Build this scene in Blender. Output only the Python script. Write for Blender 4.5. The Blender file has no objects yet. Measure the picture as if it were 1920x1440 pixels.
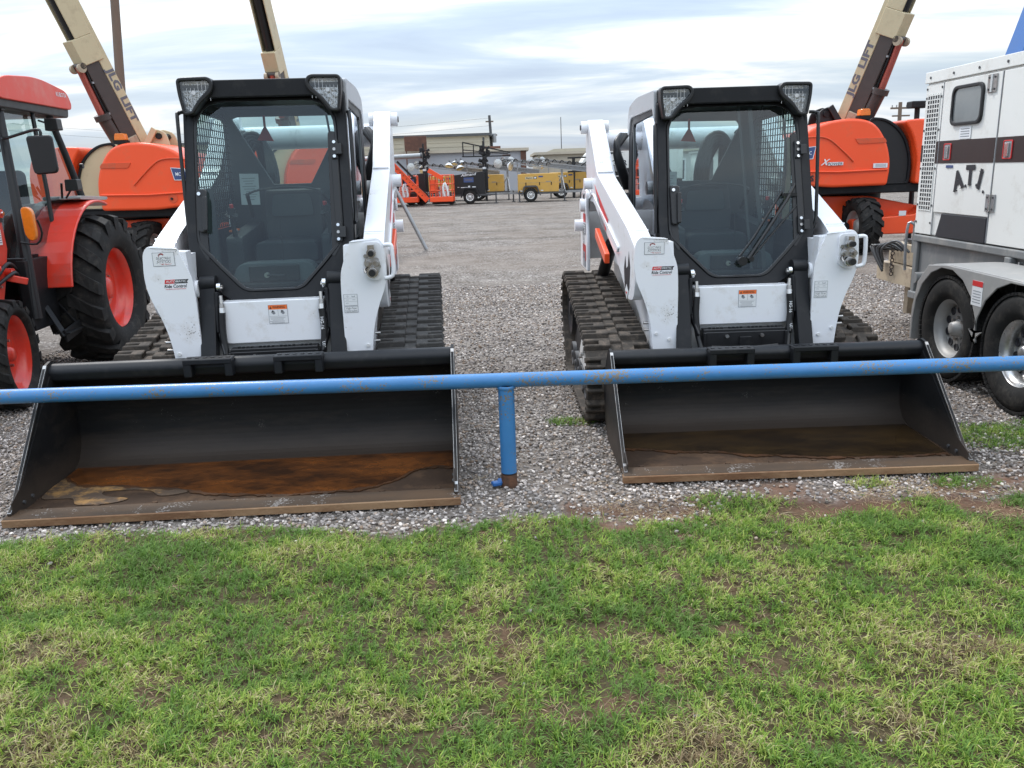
import bpy, bmesh, math, random
import numpy as np
from mathutils import Vector, Matrix
random.seed(7); rng = np.random.default_rng(11)
SC = bpy.context.scene; COL = SC.collection
PI = math.pi; rad = math.radians

# ------------------------------------------------------------------ materials
def nt(m):
    m.use_nodes = True
    return m.node_tree.nodes, m.node_tree.links
def pm(name, col, rough=.5, metal=0., var=.12, vs=6., dirt=None, bump=0., bs=60., spec=.5, coat=0., rvar=.12, stretch=(1,1,1), chips=None, band=None):
    """painted / metal / rubber surface with uneven tone, roughness, optional grime (colour, amount 0..1, scale) and bump"""
    m = bpy.data.materials.new(name); n, l = nt(m)
    b = n['Principled BSDF']; b.inputs['Metallic'].default_value = metal
    b.inputs['Specular IOR Level'].default_value = spec; b.inputs['Coat Weight'].default_value = coat
    b.inputs['Coat Roughness'].default_value = .08
    tc = n.new('ShaderNodeTexCoord'); mp = n.new('ShaderNodeMapping'); l.new(tc.outputs['Object'], mp.inputs[0]); mp.inputs['Scale'].default_value = stretch
    no = n.new('ShaderNodeTexNoise'); no.inputs['Scale'].default_value = vs; no.inputs['Detail'].default_value = 6; no.inputs['Roughness'].default_value = .65
    l.new(mp.outputs[0], no.inputs['Vector'])
    mx = n.new('ShaderNodeMix'); mx.data_type = 'RGBA'; mx.inputs[6].default_value = [c*(1-var) for c in col]+[1]
    mx.inputs[7].default_value = [min(1, c*(1+var)) for c in col]+[1]; l.new(no.outputs['Fac'], mx.inputs[0]); out = mx.outputs[2]
    if dirt:
        dc, amt, ds = dirt
        n2 = n.new('ShaderNodeTexNoise'); n2.inputs['Scale'].default_value = ds; n2.inputs['Detail'].default_value = 9; n2.inputs['Roughness'].default_value = .7
        l.new(mp.outputs[0], n2.inputs['Vector'])
        r = n.new('ShaderNodeMapRange'); r.inputs[1].default_value = .60-amt*.42; r.inputs[2].default_value = .74-amt*.35; r.inputs[3].default_value = 0; r.inputs[4].default_value = min(1, .35+amt)
        l.new(n2.outputs['Fac'], r.inputs[0])
        m2 = n.new('ShaderNodeMix'); m2.data_type = 'RGBA'; l.new(r.outputs[0], m2.inputs[0]); l.new(out, m2.inputs[6]); m2.inputs[7].default_value = list(dc)+[1]; out = m2.outputs[2]
    if chips:      # flaked paint: small spots gathered in patches
        cc, fs, bsz, thr = chips
        fa = n.new('ShaderNodeTexNoise'); fa.inputs['Scale'].default_value = fs; fa.inputs['Detail'].default_value = 3; l.new(tc.outputs['Object'], fa.inputs['Vector'])
        fb = n.new('ShaderNodeTexNoise'); fb.inputs['Scale'].default_value = bsz; fb.inputs['Detail'].default_value = 2; l.new(tc.outputs['Object'], fb.inputs['Vector'])
        ad = n.new('ShaderNodeMath'); ad.operation = 'MULTIPLY_ADD'; ad.inputs[1].default_value = .9; l.new(fb.outputs['Fac'], ad.inputs[0]); l.new(fa.outputs['Fac'], ad.inputs[2])
        cr = n.new('ShaderNodeMapRange'); cr.inputs[1].default_value = thr; cr.inputs[2].default_value = thr+.05; l.new(ad.outputs[0], cr.inputs[0])
        m3 = n.new('ShaderNodeMix'); m3.data_type = 'RGBA'; l.new(cr.outputs[0], m3.inputs[0]); l.new(out, m3.inputs[6]); m3.inputs[7].default_value = list(cc)+[1]; out = m3.outputs[2]
    if band:       # tide mark of dried silt between two heights, ragged edge
        bc, z0, z1, am = band
        sp = n.new('ShaderNodeSeparateXYZ'); l.new(tc.outputs['Object'], sp.inputs[0]); nz = n.new('ShaderNodeTexNoise'); nz.inputs['Scale'].default_value = 6; nz.inputs['Detail'].default_value = 7; l.new(mp.outputs[0], nz.inputs['Vector'])
        ma = n.new('ShaderNodeMath'); ma.operation = 'MULTIPLY_ADD'; ma.inputs[1].default_value = .16; l.new(nz.outputs['Fac'], ma.inputs[0]); l.new(sp.outputs[2], ma.inputs[2])
        br = n.new('ShaderNodeMapRange'); br.inputs[1].default_value = z1+.08; br.inputs[2].default_value = z0+.08; br.inputs[4].default_value = am; l.new(ma.outputs[0], br.inputs[0])
        m4 = n.new('ShaderNodeMix'); m4.data_type = 'RGBA'; l.new(br.outputs[0], m4.inputs[0]); l.new(out, m4.inputs[6]); m4.inputs[7].default_value = list(bc)+[1]; out = m4.outputs[2]
    l.new(out, b.inputs['Base Color'])
    rr = n.new('ShaderNodeMapRange'); rr.inputs[3].default_value = max(.02, rough-rvar); rr.inputs[4].default_value = min(1, rough+rvar); l.new(no.outputs['Fac'], rr.inputs[0]); l.new(rr.outputs[0], b.inputs['Roughness'])
    if bump:
        n3 = n.new('ShaderNodeTexNoise'); n3.inputs['Scale'].default_value = bs; n3.inputs['Detail'].default_value = 4; l.new(tc.outputs['Object'], n3.inputs['Vector'])
        bp = n.new('ShaderNodeBump'); bp.inputs['Strength'].default_value = bump; bp.inputs['Distance'].default_value = .01; l.new(n3.outputs['Fac'], bp.inputs['Height']); l.new(bp.outputs[0], b.inputs['Normal'])
    return m
def glassm(name, tint=(.55,.68,.66), refl=.05, rough=.02):
    m = bpy.data.materials.new(name); n, l = nt(m); n.remove(n['Principled BSDF']); o = n['Material Output']
    t = n.new('ShaderNodeBsdfTransparent'); t.inputs[0].default_value = list(tint)+[1]
    g = n.new('ShaderNodeBsdfGlossy'); g.inputs['Roughness'].default_value = rough; g.inputs[0].default_value = (.9,.95,1,1)
    f = n.new('ShaderNodeFresnel'); f.inputs[0].default_value = 1.5
    tc = n.new('ShaderNodeTexCoord'); no = n.new('ShaderNodeTexNoise'); no.inputs['Scale'].default_value = 3; no.inputs['Detail'].default_value = 8; l.new(tc.outputs['Object'], no.inputs['Vector'])
    d = n.new('ShaderNodeBsdfDiffuse'); d.inputs[0].default_value = (.5,.52,.5,1)
    mr = n.new('ShaderNodeMapRange'); mr.inputs[1].default_value = .35; mr.inputs[2].default_value = .8; mr.inputs[3].default_value = .004; mr.inputs[4].default_value = .03; l.new(no.outputs['Fac'], mr.inputs[0])
    a = n.new('ShaderNodeMath'); a.operation = 'MULTIPLY_ADD'; a.inputs[1].default_value = 1.0; a.inputs[2].default_value = refl; l.new(f.outputs[0], a.inputs[0])
    m1 = n.new('ShaderNodeMixShader'); l.new(mr.outputs[0], m1.inputs[0]); l.new(t.outputs[0], m1.inputs[1]); l.new(d.outputs[0], m1.inputs[2])
    m2 = n.new('ShaderNodeMixShader'); l.new(a.outputs[0], m2.inputs[0]); l.new(m1.outputs[0], m2.inputs[1]); l.new(g.outputs[0], m2.inputs[2])
    l.new(m2.outputs[0], o.inputs[0]); return m
DUST = (.28,.23,.18)
W   = pm('white_paint', (.80,.81,.84), .32, var=.03, dirt=((.55,.51,.46), .17, 6), coat=.25, spec=.5, chips=((.10,.085,.07),120,6,1.23))
WD  = pm('dusty_white_paint', (.70,.70,.69), .45, var=.05, dirt=((.38,.33,.27), .22, 4))
CH  = pm('charcoal_paint', (.010,.0105,.012), .5, var=.2, vs=9, dirt=((.04,.037,.034), .12, 7), spec=.28)
CH2 = pm('satin_charcoal', (.010,.0105,.0125), .46, var=.18, vs=5, dirt=((.04,.038,.036), .12, 9), spec=.3)
BK  = pm('black_plastic', (.009,.009,.010), .42, var=.3, vs=14, bump=.05)
GREY= pm('grey_roof_plastic', (.42,.43,.45), .45, var=.06, dirt=(DUST,.12,8))
RUB = pm('dusty_rubber', (.052,.044,.037), .85, var=.35, vs=11, dirt=((.16,.125,.098), .30, 16), bump=.25, bs=90, spec=.3)
RUBN= pm('track_rubber', (.044,.042,.040), .74, var=.3, vs=14, dirt=((.13,.12,.11), .22, 22), bump=.25, bs=90, spec=.35)
TYR = pm('black_tyre_rubber', (.016,.0155,.015), .78, var=.3, vs=9, dirt=((.065,.058,.050), .20, 12), bump=.15, bs=70, spec=.25)
RIMS= pm('silver_wheel_rim', (.50,.50,.50), .30, .75, var=.15, vs=14, dirt=((.22,.20,.18), .25, 8))
STL = pm('bare_steel', (.42,.41,.40), .35, .9, var=.2, vs=20, dirt=((.20,.13,.08), .25, 12))
CHR = pm('bright_chrome', (.70,.70,.70), .16, 1., var=.12, vs=20)
BUC = pm('worn_bucket_paint', (.011,.011,.012), .50, var=.35, vs=4, dirt=((.040,.032,.027), .20, 3.2), bump=.08, bs=25, spec=.22, stretch=(.5,1,2.2), band=((.060,.046,.037),.08,.22,.7), chips=((.16,.15,.14),170,9,1.27))
BUF = pm('scoured_bucket_floor', (.048,.030,.020), .8, spec=.15, var=.45, vs=7, dirt=((.12,.070,.04), .30, 5), bump=.15, bs=40)
EDGE= pm('rusty_cutting_edge', (.16,.080,.038), .85, var=.3, vs=12, dirt=((.30,.19,.105), .42, 7), bump=.35, bs=60, stretch=(.3,1,1))
EDT = pm('polished_worn_edge', (.062,.043,.030), .7, .0, var=.4, vs=9, spec=.2, chips=((.20,.18,.165),90,8,1.12), dirt=((.10,.060,.034), .35, 6), stretch=(.3,1,1))
ORG = pm('orange_lift_paint', (.90,.090,.020), .34, var=.05, vs=3, dirt=((.60,.14,.06), .12, 3), coat=.15)
ORD = pm('orange_frame_paint', (.66,.085,.025), .45, var=.12, vs=5, dirt=((.30,.12,.07), .2, 6))
CRM = pm('cream_boom_paint', (.55,.46,.29), .42, var=.06, vs=4, dirt=((.40,.32,.2), .16, 6))
RED = pm('red_tractor_paint', (.70,.042,.020), .33, var=.08, vs=4, dirt=((.40,.08,.06), .14, 5), coat=.25)
REDP= pm('faded_red_roof', (.72,.070,.045), .42, var=.08, vs=3, dirt=((.66,.20,.16), .2, 2.5))
DKG = pm('dark_grey_metal', (.075,.076,.08), .5, .2, var=.25, vs=8, dirt=((.16,.14,.12), .2, 8))
GALV= pm('galvanised_steel', (.33,.34,.35), .45, .6, var=.15, vs=18, dirt=((.24,.21,.18), .25, 8))
GEN = pm('cream_white_enclosure', (.74,.735,.70), .4, var=.03, vs=3, dirt=((.50,.46,.40), .12, 4))
TANK= pm('weathered_grey_tank', (.19,.195,.195), .55, .15, var=.18, vs=5, dirt=((.33,.31,.28), .25, 5), stretch=(1,1,.6))
FEN = pm('faded_grey_fender', (.34,.335,.325), .5, .2, var=.12, vs=9, dirt=((.42,.40,.37), .25, 7))
MAR = pm('maroon_stripe', (.026,.013,.012), .4, var=.1)
TAN = pm('tan_hitch_paint', (.42,.34,.24), .55, var=.15, vs=9, dirt=((.20,.15,.11), .3, 9))
YEL = pm('yellow_machine_paint', (.58,.34,.075), .45, var=.08, vs=2, dirt=((.45,.28,.1), .2, 3))
AMB = pm('amber_lens', (.75,.20,.015), .2, var=.25, vs=25, coat=.4)
HEAD= pm('headlight_reflector', (.62,.62,.60), .12, .75, var=.45, vs=38, bump=.9, bs=45)
BLU = pm('navy_sticker', (.05,.08,.20), .5, var=.4, vs=30)
BLUE= pm('blue_steel_paint', (.02,.11,.34), .4, var=.1, vs=6)
LBL = pm('label_white', (.72,.73,.74), .5, var=.03)
INK = pm('label_ink', (.02,.02,.025), .5, var=.1)
INKG= pm('label_grey_ink', (.22,.23,.25), .5, var=.1)
REDK= pm('label_red', (.60,.03,.03), .5, var=.1)
ORK = pm('label_orange', (.85,.17,.03), .5, var=.1)
LILAC=pm('boom_lettering', (.13,.125,.15), .5, var=.12, vs=30)
SEAT= pm('seat_vinyl', (.035,.037,.04), .6, var=.2)
INTR= pm('cab_liner', (.065,.075,.08), .6, var=.15)
RODM= pm('copper_red_rod', (.42,.10,.075), .35, .4, var=.15)
DKB = pm('dark_brown_cylinder', (.055,.04,.035), .5, var=.3, vs=9)
GLS = glassm('cab_glass', (.62,.75,.74), .0)
GLT = glassm('tractor_glass', (.72,.82,.81), .02)
GLC = glassm('clear_lens', (.9,.9,.9), .05)
WOOD= pm('weathered_pole_wood', (.17,.125,.095), .85, var=.3, vs=8, stretch=(1,1,.1), bump=.3, bs=30)
# blue rail paint with rust flecks
RAIL= pm('chipped_blue_rail_paint', (.040,.175,.40), .42, var=.16, vs=7, coat=.1, bump=.12, bs=40, chips=((.17,.145,.115),95,5,1.075))

# ------------------------------------------------------------------ mesh builder
AX = {'x':0,'y':1,'z':2}
def P3(pl, a, b, d):
    return {'xz':(a,d,b), 'yz':(d,a,b), 'xy':(a,b,d)}[pl]
def rpoly(pts, n=5):
    out = []; N = len(pts)
    for i, p in enumerate(pts):
        r = p[2] if len(p) > 2 else 0
        c = Vector(p[:2]); a = Vector(pts[i-1][:2])-c; b = Vector(pts[(i+1)%N][:2])-c
        if r <= 0:
            out.append(tuple(c)); continue
        ra = min(r, a.length*.49); rb = min(r, b.length*.49)
        p0 = c+a.normalized()*ra; p2 = c+b.normalized()*rb
        for k in range(n+1):
            t = k/n; q = p0*(1-t)**2+c*2*t*(1-t)+p2*t*t; out.append((q.x,q.y))
    return out
def hull(pts):
    pts = sorted(set(pts)); 
    def half(ps):
        h = []
        for p in ps:
            while len(h) > 1 and (h[-1][0]-h[-2][0])*(p[1]-h[-2][1])-(h[-1][1]-h[-2][1])*(p[0]-h[-2][0]) <= 0: h.pop()
            h.append(p)
        return h
    a = half(pts); b = half(pts[::-1]); return a[:-1]+b[:-1]
def resample(poly, n):
    P = [Vector(p) for p in poly]; L = [0]
    for i in range(len(P)): L.append(L[-1]+(P[(i+1)%len(P)]-P[i]).length)
    T = L[-1]; out = []; j = 0
    for k in range(n):
        s = T*k/n
        while L[j+1] < s: j += 1
        t = (s-L[j])/max(1e-9, L[j+1]-L[j]); out.append(P[j].lerp(P[(j+1)%len(P)], t))
    return out, T
def resample_al(inner, outer):
    # for each outer point take the inner boundary point in the same direction from the inner centroid
    c=Vector((sum(p[0] for p in inner)/len(inner),sum(p[1] for p in inner)/len(inner))); out=[]; N=len(inner)
    for o in outer:
        d=(Vector(o)-c); best=None
        for i in range(N):
            a=Vector(inner[i])-c; b=Vector(inner[(i+1)%N])-c; e=b-a; den=d.x*e.y-d.y*e.x
            if abs(den)<1e-9: continue
            t=(a.x*e.y-a.y*e.x)/den; u=(a.x*d.y-a.y*d.x)/den
            if t>0 and -1e-6<=u<=1+1e-6 and (best is None or t<best): best=t
        q=c+d*(best or .5); out.append((q.x,q.y))
    return out,0
_fontcache = {}
def text_geo(s, off=.012):
    key=(s,off)
    if key in _fontcache: return _fontcache[key]
    cu = bpy.data.curves.new('t', 'FONT'); cu.body = s; cu.size = 1; cu.align_x = 'CENTER'; cu.align_y = 'CENTER'; cu.resolution_u = 2; cu.offset = off
    o = bpy.data.objects.new('t', cu); COL.objects.link(o); bpy.context.view_layer.update()
    me = bpy.data.meshes.new_from_object(o.evaluated_get(bpy.context.evaluated_depsgraph_get()))
    v = [tuple(x.co) for x in me.vertices]; f = [tuple(p.vertices) for p in me.polygons]
    bpy.data.objects.remove(o); bpy.data.curves.remove(cu); bpy.data.meshes.remove(me)
    if v:
        xs = [a[0] for a in v]; w = max(xs)-min(xs)
    else: w = 1
    _fontcache[key] = (v, f, w); return _fontcache[key]
class MB:
    def __init__(s): s.V=[]; s.F=[]; s.M=[]; s.S=[]; s.mats=[]; s.open=False
    def mi(s, m):
        if m not in s.mats: s.mats.append(m)
        return s.mats.index(m)
    def add(s, v, f, m, smooth=False):
        o = len(s.V); s.V += [tuple(x) for x in v]; k = s.mi(m)
        for q in f: s.F.append([i+o for i in q]); s.M.append(k); s.S.append(smooth)
        return s
    def box(s, c, d, m, R=None):
        v = []
        for sx in (-1,1):
            for sy in (-1,1):
                for sz in (-1,1):
                    p = Vector((sx*d[0]/2, sy*d[1]/2, sz*d[2]/2))
                    if R is not None: p = R @ p
                    v.append((c[0]+p.x, c[1]+p.y, c[2]+p.z))
        return s.add(v, [(0,1,3,2),(4,6,7,5),(0,4,5,1),(2,3,7,6),(0,2,6,4),(1,5,7,3)], m)
    def bb(s, x0,x1,y0,y1,z0,z1, m): return s.box(((x0+x1)/2,(y0+y1)/2,(z0+z1)/2),(abs(x1-x0),abs(y1-y0),abs(z1-z0)), m)
    def bar(s, p0, p1, w, h, m, up=(0,0,1)):
        p0=Vector(p0); p1=Vector(p1); z=(p1-p0); L=z.length; z.normalize(); x=Vector(up).cross(z)
        if x.length<1e-4: x=Vector((1,0,0)).cross(z)
        x.normalize(); y=z.cross(x); R=Matrix((x,y,z)).transposed()
        return s.box((p0+p1)/2,(w,h,L),m,R)
    def cyl(s, p0, p1, r, m, r1=None, n=16, caps=True, smooth=True):
        p0=Vector(p0); p1=Vector(p1); z=(p1-p0).normalized(); x=z.orthogonal().normalized(); y=z.cross(x); r1=r if r1 is None else r1
        v=[]
        for p,q in ((p0,r),(p1,r1)):
            for k in range(n):
                a=2*PI*k/n; v.append(p+(x*math.cos(a)+y*math.sin(a))*q)
        s.add(v,[(k,(k+1)%n,n+(k+1)%n,n+k) for k in range(n)],m,smooth)
        if caps:
            s.add(v[:n],[tuple(range(n))[::-1]],m); s.add(v[n:],[tuple(range(n))],m)
        return s
    def tube(s, pts, r, m, n=10, sub=0, caps=True):
        P=[Vector(p) for p in pts]
        if sub:
            Q=[]
            for i in range(len(P)-1):
                a=P[max(i-1,0)];b=P[i];c=P[i+1];d=P[min(i+2,len(P)-1)]
                for k in range(sub):
                    t=k/sub; Q.append(.5*((2*b)+(c-a)*t+(2*a-5*b+4*c-d)*t*t+(3*b-a-3*c+d)*t**3))
            Q.append(P[-1])
            if isinstance(r,(list,tuple)): r=[r[min(int(j/sub),len(r)-1)]*(1-(j%sub)/sub)+r[min(int(j/sub)+1,len(r)-1)]*((j%sub)/sub) for j in range(len(Q))]
            P=Q
        v=[]; x=None
        for i,p in enumerate(P):
            t=(P[min(i+1,len(P)-1)]-P[max(i-1,0)]).normalized()
            if x is None: x=t.orthogonal().normalized()
            else: x=(x-t*x.dot(t)).normalized()
            y=t.cross(x); rr=r[i] if isinstance(r,(list,tuple)) else r
            for k in range(n):
                a=2*PI*k/n; v.append(p+(x*math.cos(a)+y*math.sin(a))*rr)
        f=[(i*n+k,i*n+(k+1)%n,(i+1)*n+(k+1)%n,(i+1)*n+k) for i in range(len(P)-1) for k in range(n)]
        s.add(v,f,m,True)
        if caps: s.add(v[:n],[tuple(range(n))[::-1]],m); s.add(v[-n:],[tuple(range(n))],m)
        return s
    def prism(s, poly, pl, a, b, m, smooth=False):
        n=len(poly); v=[P3(pl,p[0],p[1],a) for p in poly]+[P3(pl,p[0],p[1],b) for p in poly]
        return s.add(v,[tuple(range(n)),tuple(range(2*n-1,n-1,-1))]+[(k,n+k,n+(k+1)%n,(k+1)%n) for k in range(n)],m,smooth)
    def ring(s, outer, inner, pl, a, b, m):
        if len(outer)!=len(inner): inner,_=resample_al(inner,outer)
        n=len(outer); v=[P3(pl,p[0],p[1],a) for p in outer]+[P3(pl,p[0],p[1],a) for p in inner]+[P3(pl,p[0],p[1],b) for p in outer]+[P3(pl,p[0],p[1],b) for p in inner]
        f=[]
        for k in range(n):
            j=(k+1)%n
            f+=[(k,j,n+j,n+k),(2*n+k,3*n+k,3*n+j,2*n+j),(k,2*n+k,2*n+j,j),(n+k,n+j,3*n+j,3*n+k)]
        return s.add(v,f,m)
    def lathe(s, prof, c, ax, m, n=32, smooth=True):
        """prof: (radius, height along axis)"""
        v=[]; c=Vector(c); A=Vector({'x':(1,0,0),'y':(0,1,0),'z':(0,0,1)}[ax]); x=A.orthogonal().normalized(); y=A.cross(x)
        for r,h in prof:
            for k in range(n):
                a=2*PI*k/n; v.append(c+A*h+(x*math.cos(a)+y*math.sin(a))*max(r,1e-4))
        f=[(i*n+k,i*n+(k+1)%n,(i+1)*n+(k+1)%n,(i+1)*n+k) for i in range(len(prof)-1) for k in range(n)]
        return s.add(v,f,m,smooth)
    def text(s, t, c, xd, yd, size, m, width=None, shear=0, off=.012):
        v,f,w=text_geo(t,off); c=Vector(c); xd=Vector(xd).normalized(); yd=Vector(yd).normalized(); kx=size if width is None else width/max(w,.01)
        return s.add([c+xd*((a[0]+shear*a[1])*kx)+yd*(a[1]*size) for a in v],f,m)
    def xf(s, fn, start=0):
        for i in range(start,len(s.V)): s.V[i]=tuple(fn(Vector(s.V[i])))
        return s
    def build(s, name, parent=None, bevel=0, seg=2, recalc=True, sharp=35):
        me=bpy.data.meshes.new(name); me.from_pydata(s.V,[],s.F)
        for m in s.mats: me.materials.append(m)
        me.polygons.foreach_set('material_index',s.M); me.polygons.foreach_set('use_smooth',s.S)
        if recalc:
            b=bmesh.new(); b.from_mesh(me); bmesh.ops.recalc_face_normals(b,faces=b.faces); b.to_mesh(me); b.free()
        o=bpy.data.objects.new(name,me); COL.objects.link(o)
        if parent: o.parent=parent
        if bevel:
            md=o.modifiers.new('b','BEVEL'); md.width=bevel; md.segments=seg; md.limit_method='ANGLE'; md.angle_limit=rad(sharp); md.harden_normals=False
            me.polygons.foreach_set('use_smooth',[False]*len(s.F) if not any(s.S) else s.S)
        return o
def tag(o, label=None, cat=None, group=None, kind=None):
    if label: o['label']=label
    if cat: o['category']=cat
    if group: o['group']=group
    if kind: o['kind']=kind
    return o
def thing(name, loc=(0,0,0), rz=0, label=None, cat=None, group=None):
    o=bpy.data.objects.new(name,None); COL.objects.link(o); o.location=loc; o.rotation_euler=(0,0,rad(rz)); o.empty_display_size=.2
    return tag(o,label,cat,group)
def copy_tree(o, parent=None):
    c=o.copy(); COL.objects.link(c); c.parent=parent
    for ch in list(o.children): copy_tree(ch,c)
    return c

# tyre with lugs: axis along x, centre at c; returns (tyre MB)
def tyre_mb(c, R, Wd, rr, mat, lugs=20, lug_h=.03, skew=.25, lug_w=.5, n=48, side=1.0, ribs=False):
    mb=MB(); h=Wd/2; b=R-lug_h
    prof=[(rr,-h*.72),(rr+.012,-h*.86),(rr+(b-rr)*.35,-h*1.0),(rr+(b-rr)*.7,-h*.99),(b-(b-rr)*.08,-h*.86),(b,-h*.55),(b+.004,0),(b,h*.55),(b-(b-rr)*.08,h*.86),(rr+(b-rr)*.7,h*.99),(rr+(b-rr)*.35,h*1.0),(rr+.012,h*.86),(rr,h*.72)]
    mb.lathe(prof,c,'x',mat,n)
    if ribs:      # road tyre: circumferential ribs made of small blocks
        for j in range(5):
            x0=-h*.8+j*h*.4-h*.15; x1=x0+h*.3
            for k in range(64):
                a0=2*PI*(k+.5*(j%2))/64; a1=a0+2*PI/64*.86; v=[]
                for a in (a0,a1):
                    for r in (b-.01,R):
                        for x in (x0,x1): v.append((c[0]+x,c[1]+r*math.cos(a),c[2]+r*math.sin(a)))
                mb.add(v,[(0,1,3,2),(4,6,7,5),(0,4,5,1),(2,3,7,6),(0,2,6,4),(1,5,7,3)],mat)
        return mb
    dw=2*PI/lugs*lug_w
    for sgn in (-1,1):
        for k in range(lugs):
            a=2*PI*(k+(.5 if sgn>0 else 0))/lugs
            st=[(-.12*h,0,R,b-.01),(.30*h,.35,R,b-.01),(.72*h,.75,R-.006,b-.015),(1.0*h,1.0,R-(b-rr)*.10,b-(b-rr)*.14),(1.015*h,1.1,R-(b-rr)*.36,b-(b-rr)*.36)]
            v=[]
            for x,t,ro,ri in st:
                for s2 in (-.5,.5):
                    ang=a+t*skew+s2*dw*(1.15 if t<.2 else 1)
                    for r in (ri,ro): v.append((c[0]+sgn*x,c[1]+r*math.cos(ang),c[2]+r*math.sin(ang)))
            f=[(0,1,3,2),(len(v)-4,len(v)-2,len(v)-1,len(v)-3)]
            for i in range(len(st)-1):
                o=i*4; f+=[(o+1,o+5,o+7,o+3),(o,o+4,o+5,o+1),(o+2,o+3,o+7,o+6)]
            mb.add(v,f,mat)
    return mb
def add_wheel(parent, c, R, Wd, rr, rim_mat, sgn=1, lugs=20, lug_h=.03, skew=.25, depth=.5, bolts=6, hole_discs=0, tmat=None, ribs=False, hub=.06, lug_w=.5, n=48, label=None):
    """wheel part (an Empty) with tyre and rim sub-parts; sgn: side the dish faces"""
    w=bpy.data.objects.new('wheel',None); COL.objects.link(w); w.parent=parent; w.location=c
    tyre_mb((0,0,0),R,Wd,rr,tmat or TYR,lugs,lug_h,skew,lug_w,n,ribs=ribs).build('tyre',w,bevel=.004 if lug_h>.02 else 0,seg=1)
    m=MB(); h=Wd/2; d=h*(1-depth*2*.5)
    prof=[(rr+.012,h*.84),(rr+.018,h*.76),(rr-.012,h*.70),(rr-.03,h*.45),(rr-.045,d*.6),(rr*.80,d*.35),(rr*.62,d*.5),(rr*.40,d*.55),(hub*1.5,d*.5),(hub*1.2,d*.5+.012),(hub,d*.5+.05),(hub*.6,d*.5+.06),(0,d*.5+.06)]
    m.lathe([(r,x*sgn) for r,x in prof],(0,0,0),'x',rim_mat,40)
    m.lathe([(rr+.012,-h*.84*sgn),(rr-.01,-h*.7*sgn),(rr-.03,0),(rr-.045,d*.6*sgn)],(0,0,0),'x',rim_mat,40)
    for k in range(bolts):
        a=2*PI*k/bolts; rb=rr*.38
        m.cyl((sgn*(d*.5-.01),rb*math.cos(a),rb*math.sin(a)),(sgn*(d*.5+.022),rb*math.cos(a),rb*math.sin(a)),.011,STL,n=6)
    for k in range(hole_discs):  # rim is not pierced: dark discs paint the shade inside the openings
        a=2*PI*(k+.5)/hole_discs; rb=rr*.66
        m.lathe([(.027,sgn*(d*.50-.02)),(.0275,sgn*(d*.50+.007)),(.024,sgn*(d*.5+.007)),(.022,sgn*(d*.5+.003)),(0,sgn*(d*.5+.003))],(0,rb*math.cos(a),rb*math.sin(a)),'x',INK,14)
    m.build('rim',w)
    return w
# ------------------------------------------------------------------ compact track loader (x right, y away from the viewer, z up)
def track_path():
    pts=[]
    for cy,cz,r in ((1.14,.285,.262),(1.35,.13,.13),(2.42,.15,.15),(2.56,.50,.275)):
        pts+=[(round(cy+r*math.cos(2*PI*k/60),5),round(cz+r*math.sin(2*PI*k/60),5)) for k in range(60)]
    return hull(pts)
def make_track(root, u0, u1, sgn):
    mb=MB(); N=33; P,T=resample(track_path(),N*3); th=.028; n=len(P)
    def fr(i):
        a=P[(i-1)%n]; b=P[(i+1)%n]; t=(b-a).normalized(); return t, Vector((t.y,-t.x))   # hull is counter-clockwise: outward normal
    v=[]; 
    for i in range(n):
        t,no=fr(i); q=P[i]-no*th
        for p in (P[i],q):
            for x in (u0+.012,u1-.012): v.append((x,p.x,p.y))
    f=[]
    for i in range(n):
        a=i*4; b=((i+1)%n)*4; f+=[(a,b,b+1,a+1),(a+2,a+3,b+3,b+2),(a,a+2,b+2,b),(a+1,b+1,b+3,a+3)]
    mb.add(v,f,RUBN if sgn>0 else RUB)
    M=RUBN if sgn>0 else RUB
    wid=u1-u0; mid=(u0+u1)/2
    def pad(i,x0,x1,l,h,sh=0.,taper=.012):
        t,no=fr(i%n); c=P[i%n]+t*sh; v=[]
        for s,k in ((-1,0),(1,0)):
            for hh in (-.006,h):
                dx=taper if hh>0 else 0
                dl=.008 if hh>0 else 0
                q=c+t*(s*(l/2-dl))+no*hh
                v+=[(x0+(dx if x0<mid else 0),q.x,q.y),(x1-(dx if x1>mid else 0),q.x,q.y)]
        mb.add(v,[(0,1,3,2),(4,6,7,5),(0,4,5,1),(2,3,7,6),(0,2,6,4),(1,5,7,3)],M)
    for k in range(N):
        i=3*k
        for side in (-1,1):
            j=i+(0 if side<0 else 1); e=u0 if side<0 else u1; c=mid+side*.035
            a,b=sorted((e,c))
            # comb shaped lug: two fingers joined at the inner end
            pad(j,a,b,.038,.032,-.030); pad(j,a,b,.034,.032,.022)
            a2,b2=sorted((c,e-side*wid*.24)); pad(j,a2,b2,.088,.0315,-.005,0)
        pad(i+2,mid-.036,mid+.036,.055,.014,0,0)
    return mb.build('track',root,bevel=.0045,seg=1)
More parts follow.
